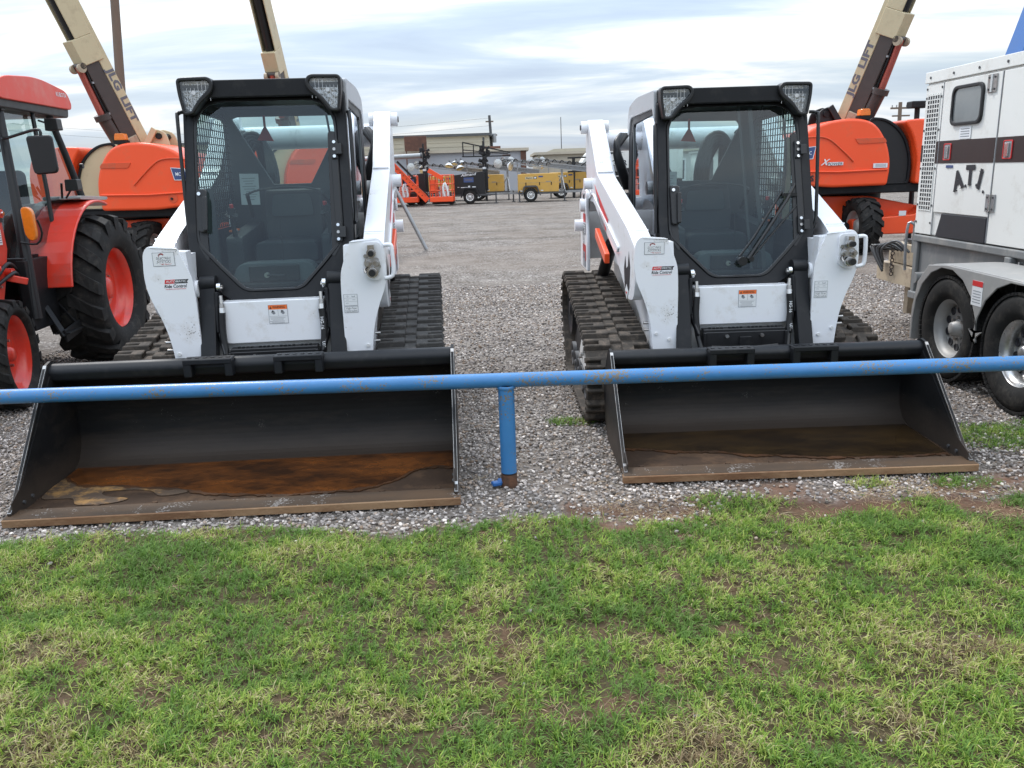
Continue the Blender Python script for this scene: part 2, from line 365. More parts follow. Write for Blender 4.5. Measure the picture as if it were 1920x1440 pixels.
def make_loader(label, loc, yaw, zs, bw, boff, byaw, au, tw_, btop, tagu, hoseu, wl, wr, wiper, dark_strap):
    R=thing('track_loader',loc,yaw,label,'track loader'); R.scale=(1,1,zs)
    # --- body
    mb=MB()
    mb.prism(rpoly([(1.12,.26),(3.0,.26),(3.02,.92,.04),(2.6,1.0),(1.5,.90),(1.20,.80),(1.05,.66,.05),(1.05,.32)]),'yz',-.50,.50,WD)
    body=mb.build('body',R,bevel=.012)
    for s in (-1,1):     # white outer skirt above the tracks (mud guards)
        mb=MB(); mb.prism(rpoly([(1.02,.55,.05),(1.25,.80,.1),(2.0,1.0,.2),(2.9,1.02,.04),(2.9,.86),(2.1,.84,.1),(1.45,.62,.08),(1.18,.40,.05),(1.02,.40)]),'yz',s*.50,s*.545,W); mb.build('side_skirt',R,bevel=.008)
    mb=MB()   # engine compartment
    mb.prism(rpoly([(2.35,.9),(3.12,.9),(3.14,1.30,.08),(2.95,1.40,.06),(2.40,1.42,.03)]),'yz',-.47,.47,CH)
    for k in range(9): mb.bb(-.46+.1*k,-.40+.1*k,3.12,3.145,.98,1.24,BK)
    for s in (-1,1):
        for k in range(7):
            mb.bb(s*.472,s*.478,1.62+k*.055,1.628+k*.055,.93,1.16,BK)
        for k in range(5): mb.bb(s*.472,s*.478,1.6,2.0,.95+k*.05,.958+k*.05,BK)
    mb.build('engine_cover',R,bevel=.01)
    # --- rear towers
    at=au+tw_
    for s in (-1,1):
        mb=MB(); a=s*(at+.10); b=s*(at+.125)
        mb.prism(rpoly([(2.72,.78),(2.70,1.05,.1),(2.78,1.22,.08),(2.72,1.42,.04),(2.86,1.50,.05),(3.08,1.44,.04),(3.20,1.30,.05),(3.24,.78,.03)]),'yz',a,b,W)
        mb.prism(rpoly([(2.80,.9),(2.80,1.40,.05),(3.05,1.42,.05),(3.15,.9)]),'yz',s*(at-.10),s*(at-.075),W)
        mb.bb(s*(at-.10),s*(at+.12),3.05,3.16,.85,1.30,WD)
        mb.cyl((s*(at-.13),2.90,1.32),(s*(at+.16),2.90,1.32),.055,W,n=20); mb.cyl((s*(at+.125),3.06,1.14),(s*(at+.19),3.06,1.14),.05,W,n=18)
        tw=mb.build('rear_tower',R,bevel=.008)
        d=MB(); x=s*(at+.127); xx=s*(at+.1285)
        def fl(y0,y1,z0,z1,m,q=0): d.bb(x,xx+s*q,y0,y1,z0,z1,m)
        fl(2.80,3.02,.86,.99,REDK); fl(2.83,3.0,.80,.93,INKG,.0006)
        fl(2.86,3.0,1.28,1.36,REDK)
        d.prism(rpoly([(2.88,1.36),(2.86,1.42),(2.92,1.40),(2.98,1.42),(2.98,1.34),(2.94,1.30)]),'yz',x,xx+s*.001,INK)
        fl(2.80,2.97,1.18,1.25,REDK); fl(2.80,2.97,1.08,1.17,INKG)
        for k in range(4): fl(2.81,2.96,1.09+k*.02,1.097+k*.02,LBL,.0008)
        d.text('Bobcat',(xx+s*.001,2.92,1.00),(0,0,1),(0,s,0) if s<0 else (0,-1,0),.12,INK,width=.26)
        d.build('decal',tw,recalc=False)
    # --- lift arms
    for s in (-1,1):
        mb=MB(); i,o=s*(au-.075),s*(au+.045)
        prof=[(1.00,1.14,.03),(1.22,1.24,.05),(2.28,1.585,.10),(2.76,1.955,.06),(2.86,2.02,.06),(2.99,1.97,.08),(3.04,1.82,.1),(2.98,1.50,.1),(2.94,1.30,.05),(2.84,1.26,.04),(2.74,1.36,.05),(2.44,1.36,.14),(1.60,1.04,.12),(1.36,.90,.1),(1.20,.78,.06),(1.04,.80,.06),(.98,.92,.03)]
        tuck=lambda p:(p.x-s*(au+.045-.652)*min(1,max(0,(2.25-p.y)/1.2)),p.y,p.z)
        mb.prism(rpoly(prof),'yz',i,o,W)
        # raised flange along the outer face
        mb.prism(rpoly([(1.45,1.10,.04),(2.40,1.42,.1),(2.74,1.44,.05),(2.80,1.36,.03),(2.50,1.42),(1.50,1.06)]),'yz',o,o+s*.012,W); mb.xf(tuck)
        mb.cyl((s*(au-.12),2.90,1.95),(s*(au-.055),2.90,1.95),.052,W,n=20); mb.cyl((o,2.90,1.95),(o+s*.05,2.90,1.95),.05,W,n=20)
        mb.cyl((o+s*.05,2.90,1.95),(o+s*.058,2.90,1.95),.022,DKG,n=12)
        mb.cyl((o,2.62,1.50),(o+s*.06,2.62,1.50),.045,W,n=20)
        mb.cyl((i,2.34,1.46),(i-s*.05,2.34,1.46),.05,WD,n=20)
        # front plate
        fp=[(.47,1.195,.02),(.625,1.21,.03),(.655,1.17,.03),(.665,1.03,.06),(.65,.93,.05),(.60,.81,.06),(.565,.68,.08),(.548,.50),(.54,.18),(.40,.18),(.40,.90,.05),(.405,1.02,.04),(.44,1.12,.05)]
        mb.prism(rpoly([(s*p[0],p[1])+tuple(p[2:]) for p in fp]),'xz',.945,.962,W)
        mb.prism(rpoly([(s*p[0],p[1]) for p in ((.43,1.17),(.61,1.18),(.62,.95),(.53,.72),(.52,.2),(.42,.2),(.42,1.0))]),'xz',.962,1.06,W)
        mb.bb(s*.43,s*.54,.965,1.16,.20,1.15,W)
        arm=mb.build('lift_arm',R,bevel=.010,seg=3)
        # scuffs and bolts low on the plate
        for (u,z) in ((.548,.62),(.552,.665)):
            d=MB(); d.cyl((s*(u+.02),.97,z),(s*(u+.05),.97,z),.008,STL,n=8); d.build('bolt',arm)
        for (u,z) in ((.528,.60),(.45,.56)):
            d=MB(); d.cyl((s*u,.945,z),(s*u,.936,z),.010,WD,n=8); d.build('bolt',arm)
        # weld beads and pin keeper
        for p,q,r_ in (((s*.468,.944,1.188),(s*.61,.944,1.20),.003),((s*(au-.07),1.16,1.23),(s*(au+.04),1.16,1.23),.005),((s*(au-.07),2.26,1.592),(s*(au+.04),2.26,1.592),.006)):
            c=MB(); c.tube([p,q],r_,W,6); c.xf(lambda p: tuck(p) if p.y>1 else p); c.build('weld_bead',arm)
        # decals
        d=MB(); y=.944; y2=.9432; y3=.9426
        if s<0:
            d.box((-.545,y,1.135),(.118,.0012,.075),INKG); d.box((-.545,y2,1.135),(.113,.0012,.070),LBL)
            d.text('SELECTABLE',(-.545,y3,1.140),(1,0,0),(0,0,1),.019,INK,width=.078,shear=.2)
            d.text('JOYSTICKS',(-.545,y3,1.122),(1,0,0),(0,0,1),.021,INK,width=.075,shear=.2)
            d.text('IS READY',(-.530,y3,1.107),(1,0,0),(0,0,1),.011,REDK,width=.048,shear=.2)
            arc=[(-.556+.017*math.cos(a),1.156+.012*math.sin(a)) for a in np.linspace(.2,3.6,12)]+[(-.556+.010*math.cos(a),1.154+.006*math.sin(a)) for a in np.linspace(3.6,.2,12)]
            d.add([(a,y3,b) for a,b in arc],[(k,k+1,22-k,23-k) for k in range(11)],REDK)
            d.prism([(-.575,1.113),(-.555,1.106),(-.545,1.113),(-.558,1.110)],'xz',y3,y3+.0003,REDK)
            d.prism([(-.558,1.000),(-.505,1.000),(-.500,1.022),(-.553,1.022)],'xz',y,y+.0004,REDK)
            d.prism([(-.505,1.000),(-.432,1.000),(-.436,1.010),(-.425,1.022),(-.500,1.022)],'xz',y,y+.0004,INK)
            d.text('AUTOMATIC',(-.494,y2,1.011),(1,0,0),(0,0,1),.017,LBL,width=.108,shear=.2)
            d.text('Ride Control',(-.500,y2,.985),(1,0,0),(0,0,1),.027,INK,width=.118,shear=.2)
            d.box((-.500,y2,.970),(.11,.0006,.0016),REDK)
            d.build('decal',arm,recalc=False)
        else:
            d.box((.450,y,.865),(.078,.0012,.066),INKG); d.box((.450,y2,.865),(.074,.0012,.062),LBL)
            d.box((.450,y,.811),(.078,.0012,.036),INKG); d.box((.450,y2,.811),(.074,.0012,.032),LBL)
            for zz in (.876,.857): d.box((.450,y3,zz),(.072,.0004,.001),INKG)
            for xx,zz in ((.432,.866),(.43,.848),(.468,.866)): d.box((xx,y3,zz),(.016,.0004,.002),INKG)
            d.box((.466,y3,.886),(.018,.0004,.009),INKG); d.box((.466,y3-.0003,.888),(.014,.0004,.006),LBL)
            d.cyl((.434,y3,.886),(.434,y3-.0004,.886),.005,INKG,n=10); d.cyl((.434,y3-.0004,.886),(.434,y3-.0008,.886),.0035,LBL,n=10)
            d.text('High Flow',(.450,y3,.818),(1,0,0),(0,0,1),.017,INK,width=.060)
            d.text('Hydraulics',(.450,y3,.803),(1,0,0),(0,0,1),.016,INK,width=.066)
            d.build('decal',arm,recalc=False)
            # quick couplers on a raised plate
            c=MB()
            c.prism(rpoly([(.535,1.185,.03),(.64,1.185,.03),(.645,.99,.035),(.595,.965,.04),(.535,1.0,.03)]),'xz',.925,.946,W)
            c.prism(rpoly([(.548,1.10,.015),(.626,1.10,.015),(.626,1.01,.02),(.548,1.02,.02)]),'xz',.912,.926,STL)
            for u,z,r,l in ((.588,1.128,.026,.075),(.589,1.022,.031,.085),(.566,1.072,.021,.05),(.613,1.070,.019,.055)):
                c.cyl((u,.93,z),(u,.925-l*.55,z),r,CHR,n=20); c.cyl((u,.925-l*.55,z),(u,.925-l*.8,z),r*.8,STL,n=20)
                c.cyl((u,.925-l*.8,z),(u,.925-l,z),r*.62,BK if l>.07 else STL,n=16)
            c.box((.588,.905,1.158),(.036,.05,.03),CHR)
            for u,z in ((.552,1.11),(.625,1.05),(.554,1.04)): c.cyl((u,.925,z),(u,.915,z),.011,STL,n=6)
            c.tube([(.56,.915,1.05),(.545,.895,1.04),(.55,.885,1.02)],.006,STL,6)
            c.build('hydraulic_coupler',arm)
            c=MB(); hb=rpoly([(.655,1.165,.03),(.70,1.17,.03),(.705,1.01,.04),(.655,.985,.03)]); c.tube([(.655,.95,1.165),(.69,.95,1.165),(.70,.95,1.14),(.70,.95,1.01),(.68,.95,.985),(.65,.95,.98)],.012,W,10,sub=3); c.build('coupler_guard',arm)
        # outer side markings
        d=MB(); x=o+s*.0012
        def yz(poly,m,q=0): d.prism(poly,'yz',x+s*q,x+s*(q+.0006),m)
        yz([(2.20,1.40),(2.36,1.47),(2.12,1.22),(1.95,1.17)],INKG); yz([(2.33,1.46),(2.40,1.50),(1.83,1.26),(1.92,1.17),(2.0,1.24)],REDK,.001)
        yz([(1.16,1.10),(1.12,1.00),(1.15,.86),(1.22,.80),(1.28,.86),(1.30,.98),(1.26,1.06),(1.24,.98),(1.19,1.0)],INK,.001)
        yz([(1.17,.84),(1.22,.78),(1.26,.84),(1.22,.88)],LBL,.002); yz([(1.2,.83),(1.22,.81),(1.24,.83)],REDK,.003)
        d.xf(tuck); d.build('decal',arm)
        # lift cylinder and orange safety lock
        c=MB(); cx=s*(au-.02)
        c.cyl((cx,2.75,.62),(cx,1.95,1.08),.045,CH,n=16); c.cyl((cx,1.95,1.08),(cx,1.62,1.14),.024,CHR,n=12); cy=c.build('lift_cylinder',R)
        c=MB(); c.bar((s*(au+.05),2.22,1.14),(s*(au+.05),1.66,1.0),.035,.075,ORG); c.build('safety_lock',R,bevel=.006)
        # tilt cylinder
        c=MB(); c.bar((s*.358,1.10,1.01),(s*.365,.90,.40),.088,.075,CH2); c.cyl((s*.315,1.08,.975),(s*.40,1.08,.975),.046,CH2,n=18); c.cyl((s*.405,1.06,.95),(s*.43,1.06,.95),.05,W,n=18); c.cyl((s*.285,1.055,.955),(s*.305,1.055,.955),.027,CHR,n=12); c.cyl((s*.275,1.055,.955),(s*.29,1.055,.955),.014,STL,n=6)
        c.bar((s*.305,1.04,.93),(s*.312,1.0,.70),.02,.05,CH2); c.bar((s*.312,1.0,.70),(s*.275,.93,.58),.014,.03,BK)
        c.build('tilt_cylinder',R,bevel=.014)
        # hose with fitting between cylinder and front panel
        c=MB(); hx=s*.278; c.cyl((hx,1.0,.915),(hx,.995,.86),.011,CHR,n=12); c.cyl((hx,.995,.87),(hx,.99,.84),.016,STL,n=6); c.cyl((hx,.99,.845),(hx,.985,.815),.017,CHR,n=14)
        c.tube([(hx,.985,.82),(hx*1.02,.975,.70),(hx*.98,.955,.58),(hx*.9,.90,.46)],.019,BK,12,sub=5)
        ho=c.build('hydraulic_hose',R)
        if s>0: c=MB(); c.text('HG-16',(hx,.953,.74),(0,-.1,-1),(1,0,0),.026,LBL); c.text('UX',(hx+.002,.935,.62),(0,-.1,-1),(1,0,0),.024,LBL); c.build('decal',ho,recalc=False)
    # cross tube and hoses behind the cab
    mb=MB(); mb.cyl((-(au-.05),2.92,1.84),(au-.05,2.92,1.84),.085,W,n=24); mb.build('cross_tube',R)
    for k in range(5):
        o=.022*k; mb=MB()
        mb.tube([(hoseu-.16+o,2.72,1.35),(hoseu-.15+o,2.72,1.62),(hoseu-.08+o,2.70,1.83-o*.6),(hoseu+.03,2.68,1.86-o),(hoseu+.12-o,2.72,1.72),(hoseu+.13-o,2.78,1.48),(hoseu+.02-o*.4,2.80,1.36)],.019,BK,8,sub=4); mb.build('hydraulic_hose',R)
    for s in (-1,1):
        for k in range(3): mb=MB(); mb.tube([(s*(.40+.02*k),2.75,1.45),(s*(.47+.015*k),2.7,1.62),(s*(.52),2.72,1.80-.02*k),(s*(.47-.02*k),2.8,1.88)],.024,BK,8,sub=4); mb.build('hydraulic_hose',R)
    # --- front panel
    mb=MB(); mb.prism(rpoly([(-.29,.875,.02),(.29,.875,.02),(.285,.66,.04),(.27,.635,.02),(-.27,.635,.02),(-.285,.66,.04)]),'xz',1.0,1.14,W); p=mb.build('front_panel',R,bevel=.016,seg=3)
    d=MB(); c=(.03,.9985,.795)
    d.box(c,(.108,.0012,.108),INKG); d.box((c[0],.998,c[2]),(.104,.0012,.104),LBL); d.box((c[0],.9975,c[2]+.040),(.104,.0012,.024),ORK)
    d.text('WARNING',(c[0]+.006,.9965,c[2]+.040),(1,0,0),(0,0,1),.020,INK,width=.070); d.prism([(c[0]-.046,c[2]+.032),(c[0]-.034,c[2]+.032),(c[0]-.040,c[2]+.047)],'xz',.9965,.9968,INK)
    d.box((c[0],.9972,c[2]+.008),(.0012,.0006,.036),INKG); d.box((c[0],.9972,c[2]-.012),(.10,.0006,.0012),INKG)
    for k in range(5): d.box((c[0]-.004-.004*(k%2),.9972,c[2]-.020-.007*k),(.085-.012*(k%3),.0006,.0018),INKG)
    for a in (-.026,.026): d.prism(rpoly([(c[0]+a-.014,c[2]+.012,.004),(c[0]+a+.004,c[2]+.022,.004),(c[0]+a+.012,c[2]+.004,.004),(c[0]+a,c[2]-.002,.004)]),'xz',.9968,.9972,INKG); d.cyl((c[0]+a-.004,.9975,c[2]+.018),(c[0]+a-.004,.9966,c[2]+.018),.005,INK,n=8)
    d.build('warning_label',p,recalc=False)
    # step under the panel and quick-tach
    mb=MB(); mb.bb(-.245,.245,.93,1.0,.585,.615,BK)
    for k in range(18): 
        if k%5!=4: mb.cyl((-.20+.0235*k,.965,.612),(-.20+.0235*k,.965,.622),.009,CH,n=8)
    mb.bb(-.24,.24,.915,.93,.50,.60,BK); mb.bb(-.25,-.235,.90,1.0,.50,.60,BK); mb.bb(.235,.25,.90,1.0,.50,.60,BK)
    for u in (-.11,.10): mb.cyl((u,.915,.575),(u,.900,.575),.012,STL,n=6)
    mb.cyl((-.2,.93,.50),(-.05,.93,.49),.022,BK,n=12); mb.cyl((.05,.93,.49),(.2,.93,.50),.022,BK,n=12); mb.cyl((-.05,.92,.49),(-.015,.92,.49),.012,CHR,n=10); mb.cyl((.06,.92,.49),(.10,.92,.49),.012,CHR,n=10)
    mb.bb(-.035,.035,.90,.99,.42,.57,CH)
    mb.build('front_step',R,bevel=.003,seg=1)
    mb=MB(); mb.bb(-.52,.52,.86,.92,.16,.26,CH); mb.bb(-.52,.52,.84,.90,.40,.46,CH)
    for s in (-1,1): mb.bb(s*.33,s*.50,.85,.90,.16,.46,CH)
    mb.build('attachment_frame',R,bevel=.006)
    # --- cab
    mb=MB(); FO=[(-.462,2.045,.05),(.462,2.045,.05),(.472,1.30,.05),(.468,1.04,.06),(.34,.93,.08),(.19,.845,.06),(-.19,.845,.06),(-.34,.93,.08),(-.468,1.04,.06),(-.472,1.30,.05)]
    FI=[(-.402,1.995,.17),(.402,1.995,.17),(.415,1.30,.05),(.415,1.19,.05),(.30,1.06,.02),(.165,.920,.05),(-.165,.920,.05),(-.30,1.06,.02),(-.415,1.19,.05),(-.415,1.30,.05)]
    lean=lambda p: (p.x, p.y+1.385-(2.0-p.z)*.27, p.z)
    mb.ring(rpoly(FO,6),rpoly(FI,6),'xz',0,.07,CH2); mb.xf(lean)
    for s in (-1,1):    # side walls with window openings
        so=[(1.31,1.55,.02),(1.37,2.02,.03),(2.38,2.03,.06),(2.46,1.90,.05),(2.50,1.25),(2.48,.92,.03),(1.16,.92,.03),(1.20,1.1)]
        si=[(1.40,1.60,.02),(1.455,1.965,.05),(2.22,1.97,.14),(2.33,1.80,.1),(2.33,1.35,.05),(2.24,1.05,.05),(1.36,1.05,.03),(1.37,1.3)]
        mb.ring(rpoly(so),rpoly(si),'yz',s*.462,s*.438,CH2)
    # rear wall with window opening
    mb.ring(rpoly([(-.46,2.03,.05),(.46,2.03,.05),(.46,.95),(-.46,.95)],6),rpoly([(wl,1.955,.10),(wr,1.955,.10),(wr,1.505,.05),(wl,1.505,.05)],6),'xz',2.25,2.29,INTR)
    mb.bb(-.44,.44,1.12,2.45,.93,.96,CH)
    mb.bb(-.455,.455,1.36,2.36,2.025,2.04,INTR)
    cab=mb.build('cab',R,bevel=.010)
    mb=MB(); mb.prism(rpoly([(1.33,2.0,.015),(1.32,2.085,.03),(1.42,2.10,.03),(2.1,2.115,.2),(2.46,2.07,.06),(2.48,2.01,.02)]),'yz',-.452,.452,BK)
    mb.prism(rpoly([(-.285,2.095,.02),(.285,2.095,.02),(.30,2.0,.01),(-.30,2.0,.01)]),'xz',1.305,1.36,CH2)
    for s in (-1,1): mb.prism(rpoly([(1.40,2.10,.02),(2.1,2.112,.2),(2.42,2.06,.08),(2.47,1.86,.05),(2.40,1.86),(2.34,1.98,.08),(1.46,1.985,.03),(1.40,1.9)]),'yz',s*.452,s*.474,GREY)
    mb.build('roof',cab,bevel=.008,seg=3)
    # door glass + gasket, interior seen through it
    mb=MB(); GI=[(a-(.014 if a>0 else -.014)*1,b+(-.014 if b>1.5 else .012),*r) for a,b,*r in FI]
    mb.ring(rpoly(FI,6),rpoly(GI,6),'xz',-.008,.012,BK); mb.xf(lean); dr=mb.build('door',cab,bevel=.003,seg=1)
    mb=MB(); q=rpoly(GI,6); mb.add([(a,0.004,b) for a,b in q],[tuple(range(len(q)))],GLS); mb.xf(lean); mb.build('windscreen',dr,recalc=False)
    # dark gloss frit strip at both sides of the glass
    mb=MB(); mb.prism(rpoly([(-.40,1.42,.01),(-.362,1.42,.02),(-.352,1.10),(-.365,1.10),(-.408,1.18,.01)]),'xz',-.004,.001,BK); mb.xf(lean); mb.build('glass_border',dr); mb=MB(); mb.prism(rpoly([(.40,1.80,.02),(.352,1.80,.02),(.345,1.10),(.36,1.10),(.408,1.18,.01)]),'xz',-.004,.001,BK)
    mb.xf(lean); mb.build('glass_border',dr)
    mb=MB(); mb.prism(rpoly([(-.405,1.50,.02),(-.345,1.50,.02),(-.350,1.26,.02),(-.40,1.26,.02)]),'xz',-.035,-.004,BK); mb.prism(rpoly([(-.365,1.46,.01),(-.34,1.46,.01),(-.345,1.27,.01),(-.37,1.27,.01)]),'xz',-.055,-.035,BK); mb.cyl((-.385,-.036,1.475),(-.385,-.045,1.475),.010,CHR,n=12); mb.xf(lean); mb.build('door_handle',dr,bevel=.006)
    for z in (1.70,1.235):
        mb=MB(); mb.prism(rpoly([(.37,z+.055,.01),(.41,z+.055,.01),(.41,z-.055,.01),(.37,z-.055,.01)]),'xz',-.022,-.004,BK); mb.box((.415,-.03,z),(.035,.04,.06),BK)
        for dz in (-.04,0,.04): mb.cyl((.388,-.022,z+dz),(.388,-.030,z+dz),.009,CHR if dz else STL,n=10)
        mb.xf(lean); mb.build('door_hinge',dr,bevel=.004)
    mb=MB(); mb.prism(rpoly([(.365,1.72,.02),(.405,1.74,.02),(.41,1.18,.02),(.375,1.16,.02)]),'xz',-.012,-.003,BK); mb.xf(lean); mb.build('hinge_rail',dr,bevel=.004)
    # headlights
    for s in (-1,1):
        m1=[(s*a,b,r) for a,b,r in ((.458,2.108,.03),(.275,2.112,.03),(.252,2.075,.02),(.262,2.03,.03),(.340,1.965,.03),(.380,1.91,.02),(.436,1.905,.02),(.455,2.02,.03))]
        m2=[(s*a,b,r) for a,b,r in ((.440,2.088,.01),(.292,2.091,.01),(.274,2.070,.01),(.286,2.045,.02),(.352,1.985,.03),(.390,1.928,.01),(.424,1.925,.01),(.438,2.02,.02))]
        mb=MB(); mb.ring(rpoly(m1,5),rpoly(m2,5),'xz',1.275,1.37,BK); hl=mb.build('headlight',cab,bevel=.006)
        mb=MB(); mb.prism(rpoly(m2,5),'xz',1.325,1.335,HEAD); mb.cyl((s*.375,1.325,2.03),(s*.375,1.312,2.03),.012,CHR,n=14); 
        for k in range(8): mb.box((s*(.285+.021*k),1.318,2.0+.04*(k<4)),(.002,.006,.11),CHR)
        mb.build('reflector',hl)
        mb=MB(); q=rpoly(m2,5); mb.add([(a,1.288,b) for a,b in q],[tuple(range(len(q)))],GLC); mb.build('lens',hl)
    # grab rails
    mb=MB(); g=-.475 if not wiper else .505
    mb.tube([(g*.92,1.34,1.93),(g,1.32,1.92),(g*1.01,1.30,1.86),(g,1.24,1.35),(g*.985,1.22,1.25),(g*.93,1.22,1.18)],.011,BK,8,sub=5); mb.build('grab_rail',cab)
    mb=MB(); g=.475
    mb.tube([(g,1.34,1.90),(g+.012,1.32,1.86),(g+.012,1.25,1.35),(g+.005,1.22,1.28)] if not wiper else [(-g,1.33,1.88),(-g-.008,1.30,1.80),(-g-.008,1.22,1.2)],.012,BK,8,sub=3); mb.box((.478,1.21,1.12),(.03,.03,.04),BK); mb.build('grab_rail',cab)
    # side windows, wire guard
    for s in (-1,1):
        si2=[(1.40,1.60,.02),(1.455,1.965,.05),(2.22,1.97,.14),(2.33,1.80,.1),(2.33,1.35,.05),(2.24,1.05,.05),(1.36,1.05,.03),(1.37,1.3)]
        q=rpoly(si2); mb=MB(); mb.add([(s*.452,a,b) for a,b in q],[tuple(range(len(q)))],GLT); mb.build('side_window',cab)
        mb=MB()
        for k in range(19): mb.cyl((s*.435,1.42+.05*k,1.25 if k%2 else 1.25),(s*.435,1.42+.05*k,1.96),.0035,BK,n=5,caps=False)
        for k in range(17): mb.cyl((s*.432,1.40,1.25+.043*k),(s*.432,2.32,1.25+.043*k),.0035,BK,n=5,caps=False)
        mb.bb(s*.425,s*.442,1.38,2.34,1.06,1.24,BK)
        mb.build('window_guard',cab)
    q=rpoly([(wl,1.955,.10),(wr,1.955,.10),(wr,1.505,.05),(wl,1.505,.05)],6); mb=MB(); mb.add([(a,2.27,b) for a,b in q],[tuple(range(len(q)))],GLT); mb.build('rear_window',cab)
    mb=MB(); mb.prism([(tagu-.055,1.80),(tagu+.055,1.79),(tagu+.005,1.90)],'xz',2.235,2.24,REDK); mb.box((tagu+.003,2.238,1.925),(.016,.004,.07),REDK); mb.build('exit_tag',cab)
    # interior: seat, controls, floor wedge
    mb=MB(); mb.prism(rpoly([(-.20,1.02,.04),(.20,1.02,.04),(.20,1.16,.06),(-.20,1.16,.06)]),'xz',1.62,2.08,SEAT); 
    mb.prism(rpoly([(1.98,1.12,.03),(2.08,1.14,.04),(2.18,1.46,.05),(2.08,1.48,.05),(2.0,1.3)]),'yz',-.19,.19,SEAT); mb.build('seat',cab,bevel=.03,seg=3)
    for s in (-1,1):
        mb=MB(); mb.prism(rpoly([(1.50,1.0),(1.50,1.20,.04),(2.2,1.26,.05),(2.2,1.0)]),'yz',s*.24,s*.34,SEAT); mb.tube([(s*.29,1.56,1.18),(s*.29,1.53,1.29),(s*.27,1.50,1.34)],[.016,.014,.024],SEAT,10,sub=3); mb.build('joystick_console',cab,bevel=.015)
    mb=MB(); mb.tube([(.24*math.cos(t)*1.0,1.74+.05*math.sin(t),1.44+.05*math.sin(t)) for t in np.linspace(.2,2.94,14)],.007,DKG,8); mb.tube([(-.235,1.75,1.45),(-.29,2.1,1.30)],.012,SEAT,8); mb.tube([(.235,1.75,1.45),(.29,2.1,1.30)],.012,SEAT,8); mb.build('seat_bar',cab)
    mb=MB(); mb.prism(rpoly([(-.26,.935),(.26,.935),(.22,1.07,.06),(-.22,1.07,.06)]),'xz',1.20,1.34,INTR); mb.bb(-.15,.14,1.185,1.20,.96,1.055,BK); mb.cyl((-.045,1.185,1.0),(-.045,1.165,1.0),.016,STL,n=12); mb.bar((-.045,1.17,1.0),(.06,1.17,.995),.02,.012,BK); mb.build('footrest',cab,bevel=.012)
    for s2 in (-1,1):
        mb=MB(); mb.tube([(s2*.29,1.50,1.34),(s2*.28,1.49,1.38)],.02,SEAT,10); mb.cyl((s2*.28,1.49,1.38),(s2*.28,1.485,1.40),.012,REDK,n=10); mb.tube([(s2*.25,1.6,1.0),(s2*.22,1.45,.98),(s2*.2,1.35,1.05)],.008,BK,6,sub=3); mb.build('joystick',cab)
        for k in range(3): mb=MB(); mb.box((s2*.32,1.60+.07*k,1.235),(.03,.025,.012),LBL if k==1 else ORK); mb.build('switch',cab)
    mb=MB(); mb.tube([(.33,1.44,1.98),(.36,1.42,1.7),(.35,1.4,1.4),(.3,1.38,1.15)],.007,BK,6,sub=4); mb.build('wiring_loom',cab)
    mb=MB(); mb.prism(rpoly([(-.14,1.30,.03),(.14,1.30,.03),(.12,1.44,.03),(-.12,1.44,.03)]),'xz',1.975,1.985,INTR); mb.build('seat_pad',cab)
    mb=MB(); mb.box((-.265,1.98,1.48),(.12,.012,.20),LBL,Matrix.Rotation(.03,3,'Y')); 
    for k in range(9): mb.box((-.265,1.972,1.55-.017*k),(.09-.02*(k%3),.001,.003),INKG)
    mb.build('instruction_card',cab)
    mb=MB(); mb.bb(.375,.40,1.42,1.48,1.25,1.78,TAN) ; mb.bb(-.42,-.385,1.44,1.52,1.05,1.5,INTR); mb.tube([(.035,1.30,.95),(.032,1.315,1.12),(.028,1.33,1.30)],.0035,BK,6); mb.build('cab_trim',cab)
    mb=MB(); mb.box((.29,1.155,1.005),(.20,.001,.016),LBL,Matrix.Rotation(-rad(48),3,'Y')); mb.box((.31,1.152,1.028),(.05,.001,.010),INKG,Matrix.Rotation(-rad(48),3,'Y')); mb.build('decal',dr,recalc=False)
    if dark_strap:
        mb=MB()
        for x0,x1,w in ((.045,.095,.016),(.115,.175,.026)): mb.bar((x0,1.40,1.99),(x1,1.15,.94),w,.004,BK,up=(0,1,0))
        mb.tube([(.21,1.42,2.0),(.19,1.42,1.93),(.15,1.42,1.87)],.004,BK,6)
        mb.build('door_strap',cab)
    if wiper:
        mb=MB(); mb.tube([(.01,1.13,1.045),(.10,1.155,1.16),(.285,1.23,1.44)],.008,BK,8); mb.tube([(.06,1.11,1.03),(.30,1.19,1.38),(.38,1.26,1.50)],.011,BK,8); mb.tube([(.075,1.11,1.03),(.38,1.21,1.36)],.006,BK,8)
        mb.cyl((.02,1.16,1.02),(.02,1.08,1.02),.028,BK,n=14); mb.cyl((.075,1.16,1.03),(.075,1.09,1.03),.016,BK,n=12); mb.box((.325,1.22,1.42),(.09,.03,.02),BK)
        mb.build('wiper',dr)
    # --- tracks and undercarriages
    for s in (-1,1):
        a,b=sorted((s*.56,s*.965)) if (zs==1 or s<0) else (.50,.84); make_track(R,a,b,s if zs==1 else -1)
        mb=MB(); mb.prism(rpoly([(1.0,.20,.05),(1.05,.34,.05),(1.6,.40,.05),(2.2,.52,.05),(2.6,.60,.05),(2.66,.42,.05),(2.45,.2,.05),(1.5,.16,.05)]),'yz',s*.60,s*(.88 if (zs==1 or s<0) else .76),CH)
        mb.prism(rpoly([(1.30,.22,.03),(1.30,.46,.03),(1.62,.52,.04),(1.9,.30,.03),(1.9,.22,.02)]),'yz',s*.88,s*.90,WD) if (zs==1 or s<0) else None
        for k in range(4 if (zs==1 or s<0) else 0): mb.cyl((s*.88,1.28+.14*k,.44-.05*k),(s*.925,1.28+.14*k,.44-.05*k),.016,STL,n=6)
        fr=mb.build('track_frame',R,bevel=.006)
        if not(zs==1 or s<0): continue
